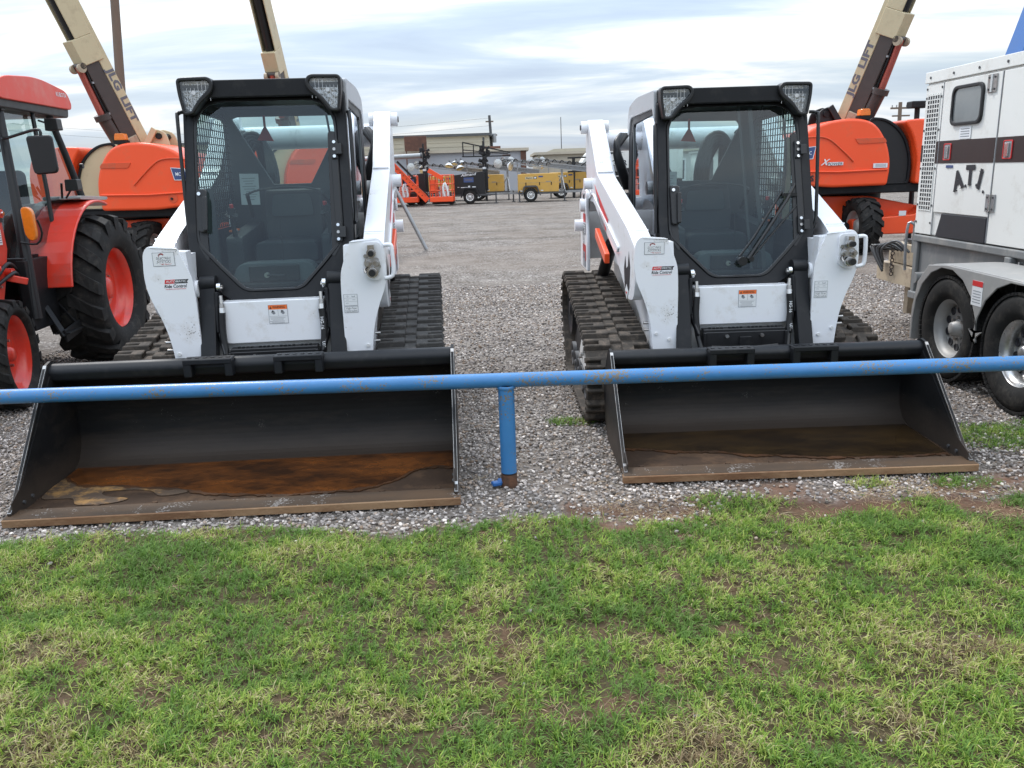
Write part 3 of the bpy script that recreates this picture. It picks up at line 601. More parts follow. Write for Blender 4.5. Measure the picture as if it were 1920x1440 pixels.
        for y,z,r in ((1.14,.285,.215),(2.56,.50,.225),(1.45,.13,.095),(1.68,.13,.095),(1.92,.13,.095),(2.16,.13,.095),(2.40,.15,.10)):
            w=MB(); w.lathe([(0,s*.915),(r*.25,s*.915),(r*.3,s*.90),(r*.8,s*.895),(r*.85,s*.91),(r,s*.91),(r,s*.60),(0,s*.60)],(0,y,z),'x',DKG if r<.2 else CH,28); w.build('roller',fr)
    # --- bucket
    H=btop; mb=MB(); k=H/.63
    prof=[(.012,.012),(.60,.012),(.70,.03),(.765,.09),(.80,.19),(.805,.30),(.775,.42),(.70,.55),(.645,.60)]
    prof=[(y,z*k) for y,z in rpoly([(.012,.012),(.70,.012,.14),(.80,.12,.10),(.82,.34,.12),(.74,.50,.08),(.655,.60)],6)]
    pr=[(y,z) for y,z in prof]
    inn=[]
    for i,p in enumerate(pr):
        a=Vector(pr[max(i-1,0)]); c=Vector(pr[min(i+1,len(pr)-1)]); t=(c-a).normalized(); nrm=Vector((-t.y,t.x)); inn.append((p[0]+nrm.x*.012,p[1]+nrm.y*.012))
    n=len(pr); x0,x1=-bw+.012,bw-.012
    mb.prism(pr+inn[::-1],'yz',x0,x1,BUC,smooth=False)
    # floor wear plate
    mb.bb(x0,x1,.10,.60,.0245*k+.002,.0275*k+.002,BUF)
    # top box beam
    mb.prism(rpoly([(.575,.555*k,.015),(.562,.61*k,.02),(.60,.645*k,.02),(.68,.63*k,.02),(.72,.54*k),(.64,.535*k)]),'yz',x0,x1,CH2)
    bk=mb.build('bucket',R,bevel=.003,seg=1); bk.location=(boff,0,0); bk.rotation_euler=(0,0,rad(byaw)); bk.scale=(1,1,1/zs)
    for s in (-1,1):
        m2=MB(); sp=rpoly([(.03,.0),(.0,.055*k,.01),(.055,.09*k),(.555,.645*k,.02),(.62,.66*k,.02),(.70,.60*k,.03),(.80,.46*k,.05),(.84,.32*k,.06),(.815,.12*k,.06),(.70,.0,.05)])
        m2.prism(sp,'yz',s*bw,s*(bw-.014),BUC); m2.prism(rpoly([(.02,.02),(.02,.10*k),(.14,.16*k,.03),(.60,.62*k),(.62,.58*k),(.22,.12*k,.03),(.22,.02)]),'yz',s*(bw-.014),s*(bw-.020),BUC)
        m2.prism([(.005,.058*k),(.058,.092*k),(.556,.646*k),(.564,.640*k),(.066,.086*k),(.010,.050*k)],'yz',s*(bw+.0012),s*(bw-.0155),STL)
        for y,z in ((.12,.07),(.2,.07)): m2.cyl((s*(bw-.02),y,z*k),(s*(bw-.028),y,z*k),.010,DKG,n=6)
        m2.build('side_plate',bk)
    m2=MB(); m2.prism([(-.034,.003),(-.036,.036),(-.030,.040),(.0,.041),(.0,.003)],'yz',-bw-.012,bw+.012,EDGE); m2.prism([(-.0295,.0402),(-.027,.0425),(.070,.047),(.080,.046),(.080,.028)],'yz',-bw-.008,bw+.008,EDT); m2.bb(-bw+.014,bw-.014,.081,.100,.025,.032,INK); m2.bb(-bw+.014,bw-.014,.100,.116,.025,.034,BUF)
    ce=m2.build('cutting_edge',bk)
    for kx in range(8):
        c=MB(); x=-bw+.10+(2*bw-.2)*kx/7; c.cyl((x,.098,.030),(x,.098,.046),.014,BUF,n=10); c.build('bolt',ce)
    for c0 in (-.215,.25):
        m2=MB(); z1=.652*k
        m2.bb(c0-.125,c0+.125,.515,.60,z1-.010,z1,CH2); m2.bb(c0-.125,c0+.125,.512,.522,z1-.028,z1,CH2)
        for sx in (-1,1): m2.bb(c0+sx*.125,c0+sx*.085,.515,.578,z1-.095,z1-.010,CH2)
        for q in range(6): m2.cyl((c0-.10+.04*q,.555,z1-.002),(c0-.10+.04*q,.555,z1+.003),.012,BK,n=12); m2.cyl((c0-.10+.04*q,.555,z1+.003),(c0-.10+.04*q,.555,z1+.0035),.007,INK,n=12)
        m2.build('step',bk,bevel=.004,seg=1)
    return R,bk
# rusty water lying in each bucket (a thing of its own), shore line given in the loader's frame
def wetm(name,c1,c2,rough,sc,tr=0.):
    m=pm(name,c1,rough,var=.35,vs=sc,dirt=(c2,.52,3.2),spec=.5,bump=.02,bs=12,stretch=(.5,1,1)); return m
WATER1=wetm('rust_orange_water',(.185,.060,.014),(.020,.011,.007),.14,1.7)
WATER2=wetm('brown_still_water',(.050,.029,.012),(.014,.009,.006),.14,3)
MUDY=pm('yellow_ochre_silt',(.36,.19,.055),.8,var=.4,vs=9,dirt=((.060,.038,.024),.62,7),bump=.3)
def smooth_closed(pts,n=4):
    P=[Vector(p) for p in pts]; out=[]; N=len(P)
    for i in range(N):
        a,b,c,d=P[i-1],P[i],P[(i+1)%N],P[(i+2)%N]
        for k in range(n):
            t=k/n; q=.5*((2*b)+(c-a)*t+(2*a-5*b+4*c-d)*t*t+(-a+3*b-3*c+d)*t**3); out.append((q.x,q.y))
    return out
L1R,L1B=make_loader('white and charcoal track loader with the wider bucket holding orange rusty water',(-1.272,3.692,0),4.5,1.0,1.06,-.065,-1.85,.60,-.11,.63,-.18,-.36,-.44,.36,False,False)
L2R,L2B=make_loader('white and charcoal track loader with a windscreen wiper, parked beside the white generator trailer',(1.412,3.945,0),.5,.95,.885,.028,-.15,.68,-.05,.535,-.07,.26,-.36,.31,True,True)
def puddle(name,label,cat,loc,yaw,shore,mat,z,th=.004):
    mb=MB(); mb.prism(shore,'xy',z-th,z,mat); o=mb.build(name); o.location=loc; o.rotation_euler=(0,0,rad(yaw)); tag(o,label,cat); return o
front=[(-1.035,.52),(-.92,.405),(-.781,.364),(-.61,.341),(-.385,.274),(-.2,.20),(-.088,.163),(.118,.125),(.25,.118),(.378,.121),(.52,.14),(.634,.172),(.72,.22),(.76,.265),(.80,.34),(.86,.40),(.946,.43),(1.02,.40)]
sh=[]
for i in range(len(front)-1):
    for k in range(5):
        t=k/5; sh.append((front[i][0]*(1-t)+front[i+1][0]*t, front[i][1]*(1-t)+front[i+1][1]*t+.006*math.sin(i*7+k*2.3)))
DAMP=pm('damp_rusty_floor',(.075,.032,.013),.45,var=.45,vs=8,dirt=((.035,.022,.014),.4,6),spec=.4)
import random as _r
def ragged(front,off,amp,seed,n=9):
    q=_r.Random(seed); out=[]; ph=[q.uniform(0,6) for _ in range(6)]
    for i in range(len(front)-1):
        for k in range(n):
            t=k/n; x=front[i][0]*(1-t)+front[i+1][0]*t; y=front[i][1]*(1-t)+front[i+1][1]*t
            w=sum(math.sin(x*f+p)/(1+.5*m) for m,(f,p) in enumerate(zip((17,31,53,88,140,205),ph)))
            out.append((x,y+off+amp*w))
    return out
def wet_puddle(name,label,loc,yaw,front,back,mat,z,seed):
    mb=MB(); mb.prism(ragged(front,.020,.006,seed)+back,'xy',z-.006,z,mat); o=mb.build(name); o.location=loc; o.rotation_euler=(0,0,rad(yaw)); tag(o,label,'puddle')
    mb=MB(); mb.prism(ragged(front,-.004,.010,seed+5)+back,'xy',z-.006,z-.0012,DAMP); mb.build('damp_margin',o)
wet_puddle('rusty_puddle','orange brown rainwater lying in the bucket of the left loader',(-1.337,3.69,.0315),2.65,front,[(1.035,.40),(1.035,.70),(-1.035,.70)],WATER1,.006,3)
mud=smooth_closed([(-1.03,.26),(-1.03,.55),(-.90,.46),(-.75,.38),(-.6,.36),(-.46,.32),(-.30,.245),(-.42,.20),(-.50,.28),(-.62,.31),(-.74,.30),(-.70,.23),(-.58,.19),(-.64,.135),(-.80,.135),(-.86,.22),(-.94,.23)])
puddle('silt_patch','yellow ochre silt dried beside the water in the left bucket','silt',(-1.337,3.69,.0315),2.65,mud,MUDY,.0036,.003)
front2=[(-.86,.42),(-.781,.388),(-.66,.36),(-.515,.325),(-.34,.30),(-.164,.234),(-.03,.21),(.1,.174),(.24,.16),(.363,.132),(.55,.14),(.70,.13),(.86,.16)]
wet_puddle('brown_puddle','dark brown rainwater lying in the bucket of the right loader',(1.44,3.945,.0275),.35,front2,[(.86,.70),(-.86,.70)],WATER2,.006,8)
# ------------------------------------------------------------------ red compact tractor at the left edge
def make_tractor():
    T=thing('red_tractor',(-3.42,5.80,0),5.,'red cab tractor with red wheel rims at the left edge','tractor')   # origin: outer face of the right front wheel, y back, x right
    # wheels: visible (right) side and the far side
    fw_=add_wheel(T,(-.19,0,.392),.392,.27,.275,RED,1,lugs=17,lug_h=.022,skew=.30,depth=.75,bolts=6,hub=.05); fw_.rotation_euler=(0,0,rad(8))
    add_wheel(T,(-.09,1.62,.645),.645,.45,.350,RED,1,lugs=17,lug_h=.036,skew=.26,depth=.62,bolts=8,hub=.09,lug_w=.46)
    add_wheel(T,(-1.36,0,.392),.392,.27,.262,RED,-1,lugs=17,lug_h=.022,skew=-.30,depth=.55,bolts=6,hub=.05)
    add_wheel(T,(-1.30,1.62,.645),.645,.43,.350,RED,-1,lugs=17,lug_h=.036,skew=-.26,depth=.62,bolts=8,hub=.09,lug_w=.46)
    mb=MB(); mb.prism(rpoly([(-.75,.95,.1),(-.72,1.15,.15),(.55,1.32,.05),(.55,.75),(-.72,.70,.05)]),'yz',-1.02,-.48,RED); mb.build('bonnet',T,bevel=.03,seg=3)
    mb=MB(); mb.bb(-.95,-.55,-.6,2.1,.40,.72,CH); mb.cyl((-1.25,0,.40),(-.25,0,.40),.06,CH); mb.cyl((-1.2,1.62,.645),(-.35,1.62,.645),.10,CH)
    mb.bb(-1.08,-.42,.45,1.75,.60,.95,CH); mb.build('chassis',T,bevel=.02)
    # front loader tower (red plates)
    mb=MB()
    mb.prism(rpoly([(.20,1.44,.03),(.48,1.42,.03),(.50,1.10),(.40,.88),(.30,.70,.04),(.12,.74,.04),(.18,1.0)]),'yz',-.30,-.27,RED)
    mb.prism(rpoly([(.18,1.42,.03),(.44,1.40,.03),(.44,.72,.04),(.1,.75,.04),(.12,1.0)]),'yz',-.45,-.42,RED)
    mb.prism(rpoly([(-1.2,1.02,.05),(-.8,1.20,.05),(.10,1.43,.03),(.42,1.42,.03),(.42,1.26,.03),(.0,1.22,.1),(-.8,.98,.05),(-1.1,.80,.05)]),'yz',-.41,-.31,RED)
    mb.bb(-.62,-.28,.10,.24,.86,.96,RED)
    for y,z in ((.40,1.36),(.42,.93),(.20,1.02)): mb.cyl((-.27,y,z),(-.22,y,z),.032,RED,n=16); mb.cyl((-.22,y,z),(-.205,y,z),.015,CHR,n=12)
    mb.tube([(-.44,.1,1.0),(-.26,.1,1.0),(-.22,.22,.98)],.025,RED,10); mb.bar((-.24,.36,.90),(-.12,.40,.86),.03,.05,RED)
    lt=mb.build('loader_frame',T,bevel=.008)
    mb=MB(); mb.box((-.262,.40,1.19),(.002,.05,.11),LBL)
    for k in range(5): mb.box((-.2605,.40,1.22-.017*k),(.001,.035,.006),INKG)
    mb.box((-.262,.47,1.32),(.002,.04,.05),INK); mb.build('decal',lt)
    # cab posts
    mb=MB()
    mb.tube([(-.20,.60,.55),(-.215,.64,1.0),(-.255,.72,1.6),(-.30,.80,2.15)],[.05,.045,.036,.034],BK,8)
    mb.tube([(-.20,1.15,1.0),(-.22,1.20,1.5),(-.27,1.28,2.15)],.018,BK,8)
    mb.tube([(-.18,1.80,1.40),(-.24,1.72,1.8),(-.30,1.62,2.18)],.030,BK,8)
    mb.tube([(-1.32,.60,.55),(-1.30,.64,1.0),(-1.26,.72,1.6),(-1.20,.80,2.15)],[.05,.045,.036,.034],BK,8)
    mb.tube([(-1.34,1.80,1.40),(-1.26,1.72,1.8),(-1.20,1.62,2.18)],.030,BK,8)
    mb.bb(-1.25,-.25,.74,.80,2.10,2.17,BK); mb.bb(-1.32,-.20,.56,.62,.9,1.02,BK); mb.bb(-.26,-.19,.55,1.12,.46,1.0,CH)
    mb.prism(rpoly([(.60,.52),(.62,1.02,.02),(1.08,1.02,.1),(1.10,.75,.1),(.98,.5)]),'yz',-.30,-.26,CH)
    mb.build('cab_frame',T,bevel=.006)
    mb=MB(); 
    mb.add([(-.215,.66,1.02),(-.20,1.20,1.15),(-.19,1.80,1.40),(-.30,1.64,2.15),(-.30,.80,2.13)],[(0,1,2,3,4)],GLT)
    mb.add([(-.23,.62,1.02),(-1.30,.62,1.02),(-1.20,.78,2.13),(-.31,.78,2.13)],[(0,1,2,3)],GLT)
    mb.add([(-.20,1.80,1.40),(-1.32,1.80,1.40),(-1.20,1.64,2.15),(-.31,1.64,2.15)],[(0,1,2,3)],GLT)
    mb.build('cab_window',T,recalc=False)
    mb=MB(); mb.prism(rpoly([(.52,2.20,.03),(.50,2.25,.04),(.75,2.35,.1),(1.3,2.395,.2),(1.85,2.33,.08),(1.92,2.23,.03),(1.9,2.18,.03),(.7,2.18)]),'yz',-1.34,-.20,REDP)
    rf=mb.build('cab_roof',T,bevel=.055,seg=4)
    mb=MB(); mb.prism(rpoly([(.56,2.12,.02),(.54,2.20,.02),(1.90,2.20,.02),(1.88,2.11,.04)]),'yz',-1.30,-.225,BK); mb.build('roof_trim',rf,bevel=.02)
    mb=MB(); mb.text('KUBOTA',(-.198,1.72,2.29),(0,1,0),(0,0,1),.05,LBL,width=.20); mb.build('decal',rf,recalc=False)
    for k in range(6): mb=MB(); mb.cyl((-.268,.30+.03*(k%2),.84+.1*k),(-.258,.30+.03*(k%2),.84+.1*k),.011,STL,n=6); mb.build('bolt',lt)
    mb=MB(); mb.tube([(-.25,.2,.9),(-.22,.35,1.0),(-.24,.5,.95),(-.3,.62,.9)],.014,BK,8,sub=4); mb.build('hydraulic_hose',T)
    mb=MB(); mb.tube([(-.25,.22,.86),(-.2,.38,.93),(-.24,.52,.88),(-.3,.62,.84)],.014,BK,8,sub=4); mb.build('hydraulic_hose',T)
    # fender over rear wheel
    mb=MB(); 
    def arc(r0,r1,a0,a1,x0,x1,m,n=14,flare=0):
        v=[]; cy,cz=1.62,.645
        for k in range(n+1):
            a=rad(a0+(a1-a0)*k/n)
            for r in (r0,r1):
                for x in (x0,x1): v.append((x,cy-r*math.cos(a),cz+r*math.sin(a)+(flare*max(0,math.sin(a)-.7))))
        f=[]
        for k in range(n):
            o=4*k; f+=[(o,o+4,o+5,o+1),(o+2,o+3,o+7,o+6),(o,o+2,o+6,o+4),(o+1,o+5,o+7,o+3)]
        f+=[(0,1,3,2),(4*n,4*n+2,4*n+3,4*n+1)]; mb.add(v,f,m,False)
    arc(.745,.768,8,108,-.34,.0,RED); mb.build('fender',T,bevel=.008,seg=2)
    mb=MB(); arc(.735,.775,4,100,-.44,-.345,BK); arc(.70,.74,2,95,-.50,-.44,CH); mb.build('fender_liner',T,bevel=.01)
    mb=MB(); mb.prism(rpoly([(.78,.68,.05),(.80,1.0,.15),(1.0,1.28,.15),(1.35,1.40,.1),(1.9,1.40),(1.9,.9),(1.3,.7)]),'yz',-.55,-.50,DKB); mb.build('fender_inner',T,bevel=.01)
    mb=MB(); mb.prism(rpoly([(1.40,1.425,.02),(2.0,1.40,.1),(2.02,1.43,.03),(1.42,1.455,.02)]),'yz',-.36,-.05,FEN); mb.build('fender_top_trim',T,bevel=.01)
    # seat, steering wheel
    mb=MB(); mb.box((-.75,1.35,1.12),(.45,.42,.12),SEAT); mb.box((-.75,1.58,1.42),(.42,.10,.52),SEAT); mb.build('seat',T,bevel=.05,seg=3)
    mb=MB(); mb.tube([(-.75+.19*math.cos(t),.98+.12*math.sin(t),1.38+.14*math.sin(t)) for t in np.linspace(0,2*PI,22)],.013,BK,8); mb.cyl((-.75,.98,1.38),(-.75,.85,1.1),.03,BK); mb.bb(-.95,-.55,.66,.86,.95,1.30,BK); mb.build('steering_wheel',T)
    # mirror, lamps, aerial, step
    mb=MB(); mb.tube([(-.26,.70,1.90),(-.20,.66,1.90),(.03,.62,1.95),(.05,.615,1.90)],.011,BK,8,sub=4); mb.build('mirror_arm',T)
    mb=MB(); mb.prism(rpoly([(-.055,1.905,.03),(.130,1.91,.03),(.140,1.635,.04),(-.035,1.625,.04)]),'xz',.60,.635,BK); mb.build('mirror',T,bevel=.012,seg=3)
    mb=MB(); mb.prism(rpoly([(-.145,1.405,.05),(-.065,1.39,.05),(-.06,1.18,.05),(-.09,1.14,.03),(-.14,1.18,.05)]),'xz',.52,.57,AMB); mb.build('indicator_lamp',T,bevel=.014,seg=3)
    mb=MB(); mb.tube([(-.20,.56,1.14),(-.10,.60,1.12),(-.05,.60,1.20),(-.06,.58,1.30)],.008,BK,6,sub=3); mb.build('lamp_bracket',T)
    for (x,y,z,c) in ((-.13,1.30,2.02,(-.24,1.30,2.06)),(-.04,1.28,1.54,(-.12,1.3,1.44))):
        mb=MB(); mb.prism(rpoly([(x-.05,z-.045,.01),(x+.055,z-.04,.01),(x+.05,z+.05,.01),(x-.045,z+.05,.01)]),'xz',y-.05,y+.05,BK); mb.tube([c,(x,y,z)],.009,BK,6); mb.build('work_lamp',T,bevel=.008)
    mb=MB(); mb.tube([(-.16,1.32,1.44),(-.14,1.30,1.56)],.01,BK,6); mb.cyl((-.10,1.64,1.70),(-.075,1.64,1.70),.022,BK,n=12); mb.build('door_catch',T)
    mb=MB(); mb.cyl((-.30,.66,1.98),(-.29,.66,1.80),.022,BK,n=10); mb.tube([(-.295,.66,1.95),(-.28,.62,2.15),(-.20,.52,2.42)],.0045,BK,6); mb.build('aerial',T)
    mb=MB(); mb.bar((-.20,.78,.62),(-.06,.72,.38),.05,.02,CH); mb.bar((-.20,1.02,.62),(-.05,1.0,.42),.05,.02,CH); mb.bar((-.06,.72,.38),(-.05,1.0,.42),.02,.10,CH); mb.bb(-.14,-.02,.72,1.0,.395,.41,CH)
    mb.build('step',T,bevel=.005)
    return T
make_tractor()

# ------------------------------------------------------------------ boom lifts
def make_lift(name,label,loc,rz,mir,deck=True):
    """local frame: x to the right as seen, y away; built for the right-hand machine, mirrored when mir=-1"""
    L=thing(name,loc,rz,label,'boom lift','orange boom lifts')
    s=mir
    def X(mb): 
        if s<0: mb.xf(lambda p:(-p.x,p.y,p.z))
        return mb
    def hood(y0,y1,nm):
        mb=MB(); mb.prism(rpoly([(-.92,1.15,.08),(-.98,1.42,.1),(-.98,1.62,.12),(-.80,1.98,.25),(-.42,2.14,.25),(.02,2.18,.4),(.34,2.10,.25),(.55,1.80,.30),(.64,1.45,.2),(.60,1.11,.05),(-.3,1.10,.1),(-.6,1.13,.1)],8),'xz',y0,y1,ORG)
        return X(mb)
    h=hood(-.62,.30,'hood').build('hood',L,bevel=.09,seg=4,sharp=50)
    mb=MB()     # pressed details of the hood: ridge line, recess (shade painted as darker orange), latch, sticker
    mb.tube([(-.92,-.628,1.86),(-.70,-.635,1.90),(-.42,-.635,1.87),(-.15,-.635,1.66),(.02,-.632,1.50)],.012,ORD,6,sub=5)
    mb.tube([(-.9,-.63,1.37),(-.2,-.64,1.345),(.58,-.63,1.36)],.016,ORG,6)
    mb.prism(rpoly([(.02,1.86,.03),(.50,1.86,.04),(.54,1.78,.03),(.08,1.77,.04)]),'xz',-.632,-.60,ORD)
    mb.cyl((-.58,-.60,1.28),(-.58,-.628,1.28),.075,ORD,n=24); mb.cyl((-.56,-.62,1.27),(-.56,-.642,1.27),.022,BK,n=10)
    X(mb); mb.build('hood_detail',h,bevel=.004)
    mb=MB()
    mb.prism([(-.86,1.55),(-.64,1.56),(-.60,1.76),(-.83,1.74)],'xz',-.6335,-.631,LBL); mb.prism([(-.85,1.565),(-.65,1.57),(-.61,1.75),(-.82,1.73)],'xz',-.6350,-.6335,BLU)
    if s>0:
        mb.text('400S',(-.74,-.640,1.25),(1,0,0),(0,0,1),.13,INK,width=.26,off=.03)
        mb.text('X',(-.44,-.641,1.50),(1,0,0),(0,0,1),.13,LBL,shear=.5,off=.03); mb.bb(-.40,-.15,-.6405,-.632,1.45,1.50,LBL); mb.text('POWER',(-.28,-.642,1.47),(1,0,0),(0,0,1),.058,INK,width=.24,shear=.2)
        mb.bb(.34,.57,-.640,-.632,1.39,1.46,LBL)
        for k in range(3): mb.box((.46,-.641,1.41+.017*k),(.17,.001,.006),INKG)
        mb.text('MCC',(-.735,-.637,1.65),(1,0,.04),(0,0,1),.08,LBL,width=.13)
    else:
        X(mb); mb.text('MCC',(.735,-.637,1.65),(1,0,-.04),(0,0,1),.08,LBL,width=.13)
    mb.build('decal',h,recalc=False)
    # gap: curved side panel between the hoods
    pm_=BK if s>0 else CRM
    mb=MB(); mb.prism(rpoly([(.40,1.12),(.30,1.9,.1),(.30,2.17,.1),(.62,2.14,.2),(.90,1.9,.25),(1.02,1.5,.15),(1.00,1.14,.05)],6),'xz',-.44,.2,pm_); mb.ring(rpoly([(.40,1.12),(.30,1.9,.1),(.30,2.19,.1),(.62,2.16,.2),(.92,1.91,.25),(1.04,1.5,.15),(1.02,1.12,.05)],6),rpoly([(.42,1.14),(.33,1.9,.1),(.33,2.15,.1),(.60,2.12,.2),(.88,1.88,.25),(1.0,1.5,.15),(.98,1.15,.05)],6),'xz',-.47,-.44,CH)
    X(mb); mb.build('turret_panel',L,bevel=.01)
    mb=MB(); mb.prism(rpoly([(1.06,1.12,.05),(1.07,1.5,.1),(.98,1.88,.2),(.80,2.12,.1),(1.2,2.14,.2),(1.6,2.05,.2),(1.72,1.7,.2),(1.70,1.12,.05)],6),'xz',-.60,.5,ORG); X(mb); mb.build('hood',L,bevel=.07,seg=4,sharp=50)
    # second side of the turret, counterweight
    mb=MB(); mb.prism(rpoly([(-.95,1.15,.08),(-.95,1.6,.2),(-.55,2.02,.3),(.3,2.1,.3),(.6,1.5,.2),(.6,1.12,.05)],6),'xz',.95,1.7,ORG); X(mb); mb.build('counterweight_cover',L,bevel=.08,seg=3,sharp=50)
    mb=MB(); mb.bb(-.6,1.6,-.45,1.4,.98,1.13,CH); mb.cyl((.45,.45,.86),(.45,.45,1.0),.48,CH,n=32); X(mb); mb.build('turntable',L,bevel=.02)
    # beacon
    mb=MB(); mb.bb(.20,.40,-.30,-.14,2.16,2.22,CH); X(mb); mb.build('beacon_base',L)
    mb=MB(); mb.prism(rpoly([(.21,2.22,.02),(.39,2.22,.02),(.38,2.33,.03),(.22,2.33,.03)]),'xz',-.29,-.15,AMB); X(mb); mb.build('beacon',L,bevel=.01)
    # chassis
    mb=MB(); mb.prism(rpoly([(-.35,.42,.04),(-.35,.95,.05),(.5,.93,.05),(1.1,.80,.1),(1.5,.72,.1),(1.52,.32,.03),(.0,.32,.05)]),'xz',-.15,1.2,ORG)
    mb.prism(rpoly([(.15,.30),(.15,.56,.05),(.9,.60,.03),(1.2,.62,.05),(1.3,.74,.05),(1.6,.74,.03),(1.6,.30)]),'xz',-.42,-.15,ORG); mb.bb(-1.0,-.35,.0,1.1,.50,.80,ORD); mb.cyl((.0,-.5,.45),(.0,1.5,.45),.08,CH)
    X(mb); ch=mb.build('chassis',L,bevel=.02)
    mb=MB(); mb.bb(.92,1.04,-.424,-.421,.60,.68,LBL); mb.bb(-.05,.32,-.17,-.155,.97,1.05,LBL); X(mb); mb.build('decal',ch)
    for (x,y) in ((.28,-.45),(.28,2.0),(1.95,-.45),(-1.0,1.6)) if s>0 else ((-.05,-.35),(.62,1.0),(-1.7,-.35),(-1.0,1.8)):
        w=add_wheel(L,(0,0,0),.46,.36,.25,FEN,-1,lugs=15,lug_h=.035,skew=.32,depth=.5,bolts=8,hub=.09,n=36)
        w.location=(x,y,.46) if s>0 else (x,y,.46); w.rotation_euler=(0,0,rad(4 if s>0 else 176))
    mb=MB(); mb.bb(-.95,-.30,-.2,.1,.85,.98,CH); mb.bar((-.62,-.35,1.1),(-.42,-.35,.62),.10,.16,TAN); mb.bar((-.9,-.2,.95),(-.4,-.25,.5),.05,.05,CH)
    for k in range(9): mb.tube([(-.95+.07*k,-.2,1.0),(-.9+.05*k,-.32,.75-.03*k),(-.6+.02*k,-.3,.5+.02*k)],.018,BK,6,sub=3)
    X(mb); mb.build('axle_linkage',L)
    # boom
    B=Vector((.13,.22,2.02)); D=Vector((.225,-.32,.92)).normalized(); side=D.cross(Vector((0,0,1))).normalized(); nrm=side.cross(D).normalized()   # nrm points up/back
    if nrm.z<0: nrm=-nrm
    def Q(t,a,b): p=B+D*t+side*a*.88+nrm*b*.88; return p       # t along, a sideways, b normal
    def lbox(mb,t0,t1,a0,a1,b0,b1,m):
        v=[Q(t,a,b) for t in (t0,t1) for a in (a0,a1) for b in (b0,b1)]; mb.add(v,[(0,1,3,2),(4,6,7,5),(0,4,5,1),(2,3,7,6),(0,2,6,4),(1,5,7,3)],m)
    # side faces toward viewer-left carry lettering
    ss=1 if (side.x*(-1)+side.y*(-1))>0 else -1     # which side of the boom faces the camera/left
    mb=MB(); lbox(mb,-.1,5.2,-.125,.125,-.04,.155,CRM); 
    X(mb); bo=mb.build('boom',L,bevel=.012)
    mb=MB(); lbox(mb,.0,1.6,-.115,.115,-.33,-.04,DKB)
    lbox(mb,-.15,.35,-.14,.14,-.34,-.06,TAN)
    X(mb); mb.build('boom_channel',bo,bevel=.01)
    # head bracket and fly tube
    mb=MB(); lbox(mb,1.56,1.95,-.15,.15,-.37,.06,CRM); lbox(mb,1.95,5.2,-.148,-.126,-.28,.06,CRM); lbox(mb,1.95,5.2,.126,.148,-.28,.06,CRM)
    X(mb); mb.build('boom_head',bo,bevel=.03)
    mb=MB()
    for a in (-.12,.12):
        p=Q(1.55,a-.03,-.42); q=Q(1.55,a+.03,-.42); mb.cyl(p,q,.07,TAN,n=16)
    mb.cyl(Q(1.57,-.15,-.38),Q(1.57,.15,-.38),.05,DKB,n=14); mb.cyl(Q(1.9,0,-.20),Q(5.2,0,-.16),.08,BK,n=16)
    X(mb); mb.build('boom_pin',bo)
    # hoses and clamps along the boom, cable tray
    mb=MB()
    for a in (-.06,0,.06): mb.tube([Q(-.1,a,-.36),Q(.6,a,-.37),Q(1.3,a+.02,-.36),Q(1.6,a,-.30)],.014,BK,6,sub=3)
    for t in (.3,.8,1.3): mb.bar(Q(t,-.12,-.345),Q(t,.12,-.345),.03,.03,GALV)
    X(mb); mb.build('boom_hose',bo)
    # hydraulic ram
    b0=Q(-.35,0,-.50); b1=Q(.82,0,-.43); b2=Q(1.57,0,-.39)
    b0.z=max(b0.z,1.85)
    mb=MB(); mb.cyl(b0,b1,.105,DKB,n=20); mb.cyl(b1-(b2-b1)*.12,b1,.13,DKB,n=20); X(mb); cy=mb.build('boom_cylinder',L)
    mb=MB(); mb.cyl(b1,b2,.055,RODM,n=16); X(mb); mb.build('cylinder_rod',cy)
    # upright pivot plates
    mb=MB(); piv=BK if s>0 else CRM
    mb.prism(rpoly([(-.42,2.0),(-.36,2.34,.10),(-.12,2.42,.08),(-.02,2.2,.05),(.16,2.05,.03),(.12,1.96)]),'xz',.0,.03,piv); mb.prism(rpoly([(-.42,2.0),(-.36,2.34,.10),(-.12,2.42,.08),(.1,1.96)]),'xz',.38,.41,piv)
    mb.cyl((-.24,-.04,2.28),(-.24,.46,2.28),.05,CH,n=16); mb.bar((-.2,-.06,2.4),(.05,-.06,2.02),.04,.10,piv)
    X(mb); mb.build('pivot_plate',L,bevel=.01)
    # lettering along the boom
    d=MB(); up=nrm; along=D; xo=Vector(side)*ss
    for nm,t,wd in (('JLG',.74,.36),('LIFT',1.22,.42)):
        c=Q(t,ss*.130,.058)
        if s>0: d.text(nm,c,along,up,.172,LILAC,width=wd,off=.04)
    if s<0:
        # mirrored machine: mirror positions then un-mirror the glyphs by mirroring the in-plane direction
        d=MB()
        for nm,t,wd in (('JLG',1.22,.36),('LIFT',.74,.42)):
            c=Q(t,ss*.130,.058); cc=Vector((-c.x,c.y,c.z)); al=-Vector((-along.x,along.y,along.z)); u2=Vector((-up.x,up.y,up.z)); d.text(nm,cc,al,u2,.172,LILAC,width=wd,off=.04)
    d.build('decal',bo,recalc=False)
    return L
make_lift('boom_lift','orange boom lift at the right with a black panel between its hoods, beyond the generator',(5.62,14.45,0),0,1)
LL=make_lift('boom_lift','orange boom lift behind the red tractor, cream boom raised beside a wooden pole',(-5.98,14.45,0),0,-1)
LC=copy_tree(LL); LC.location=(-3.78,16.6,0); LC.rotation_euler=(0,0,rad(28)); tag(LC,'orange boom lift seen above and through the cab of the left track loader','boom lift','orange boom lifts')

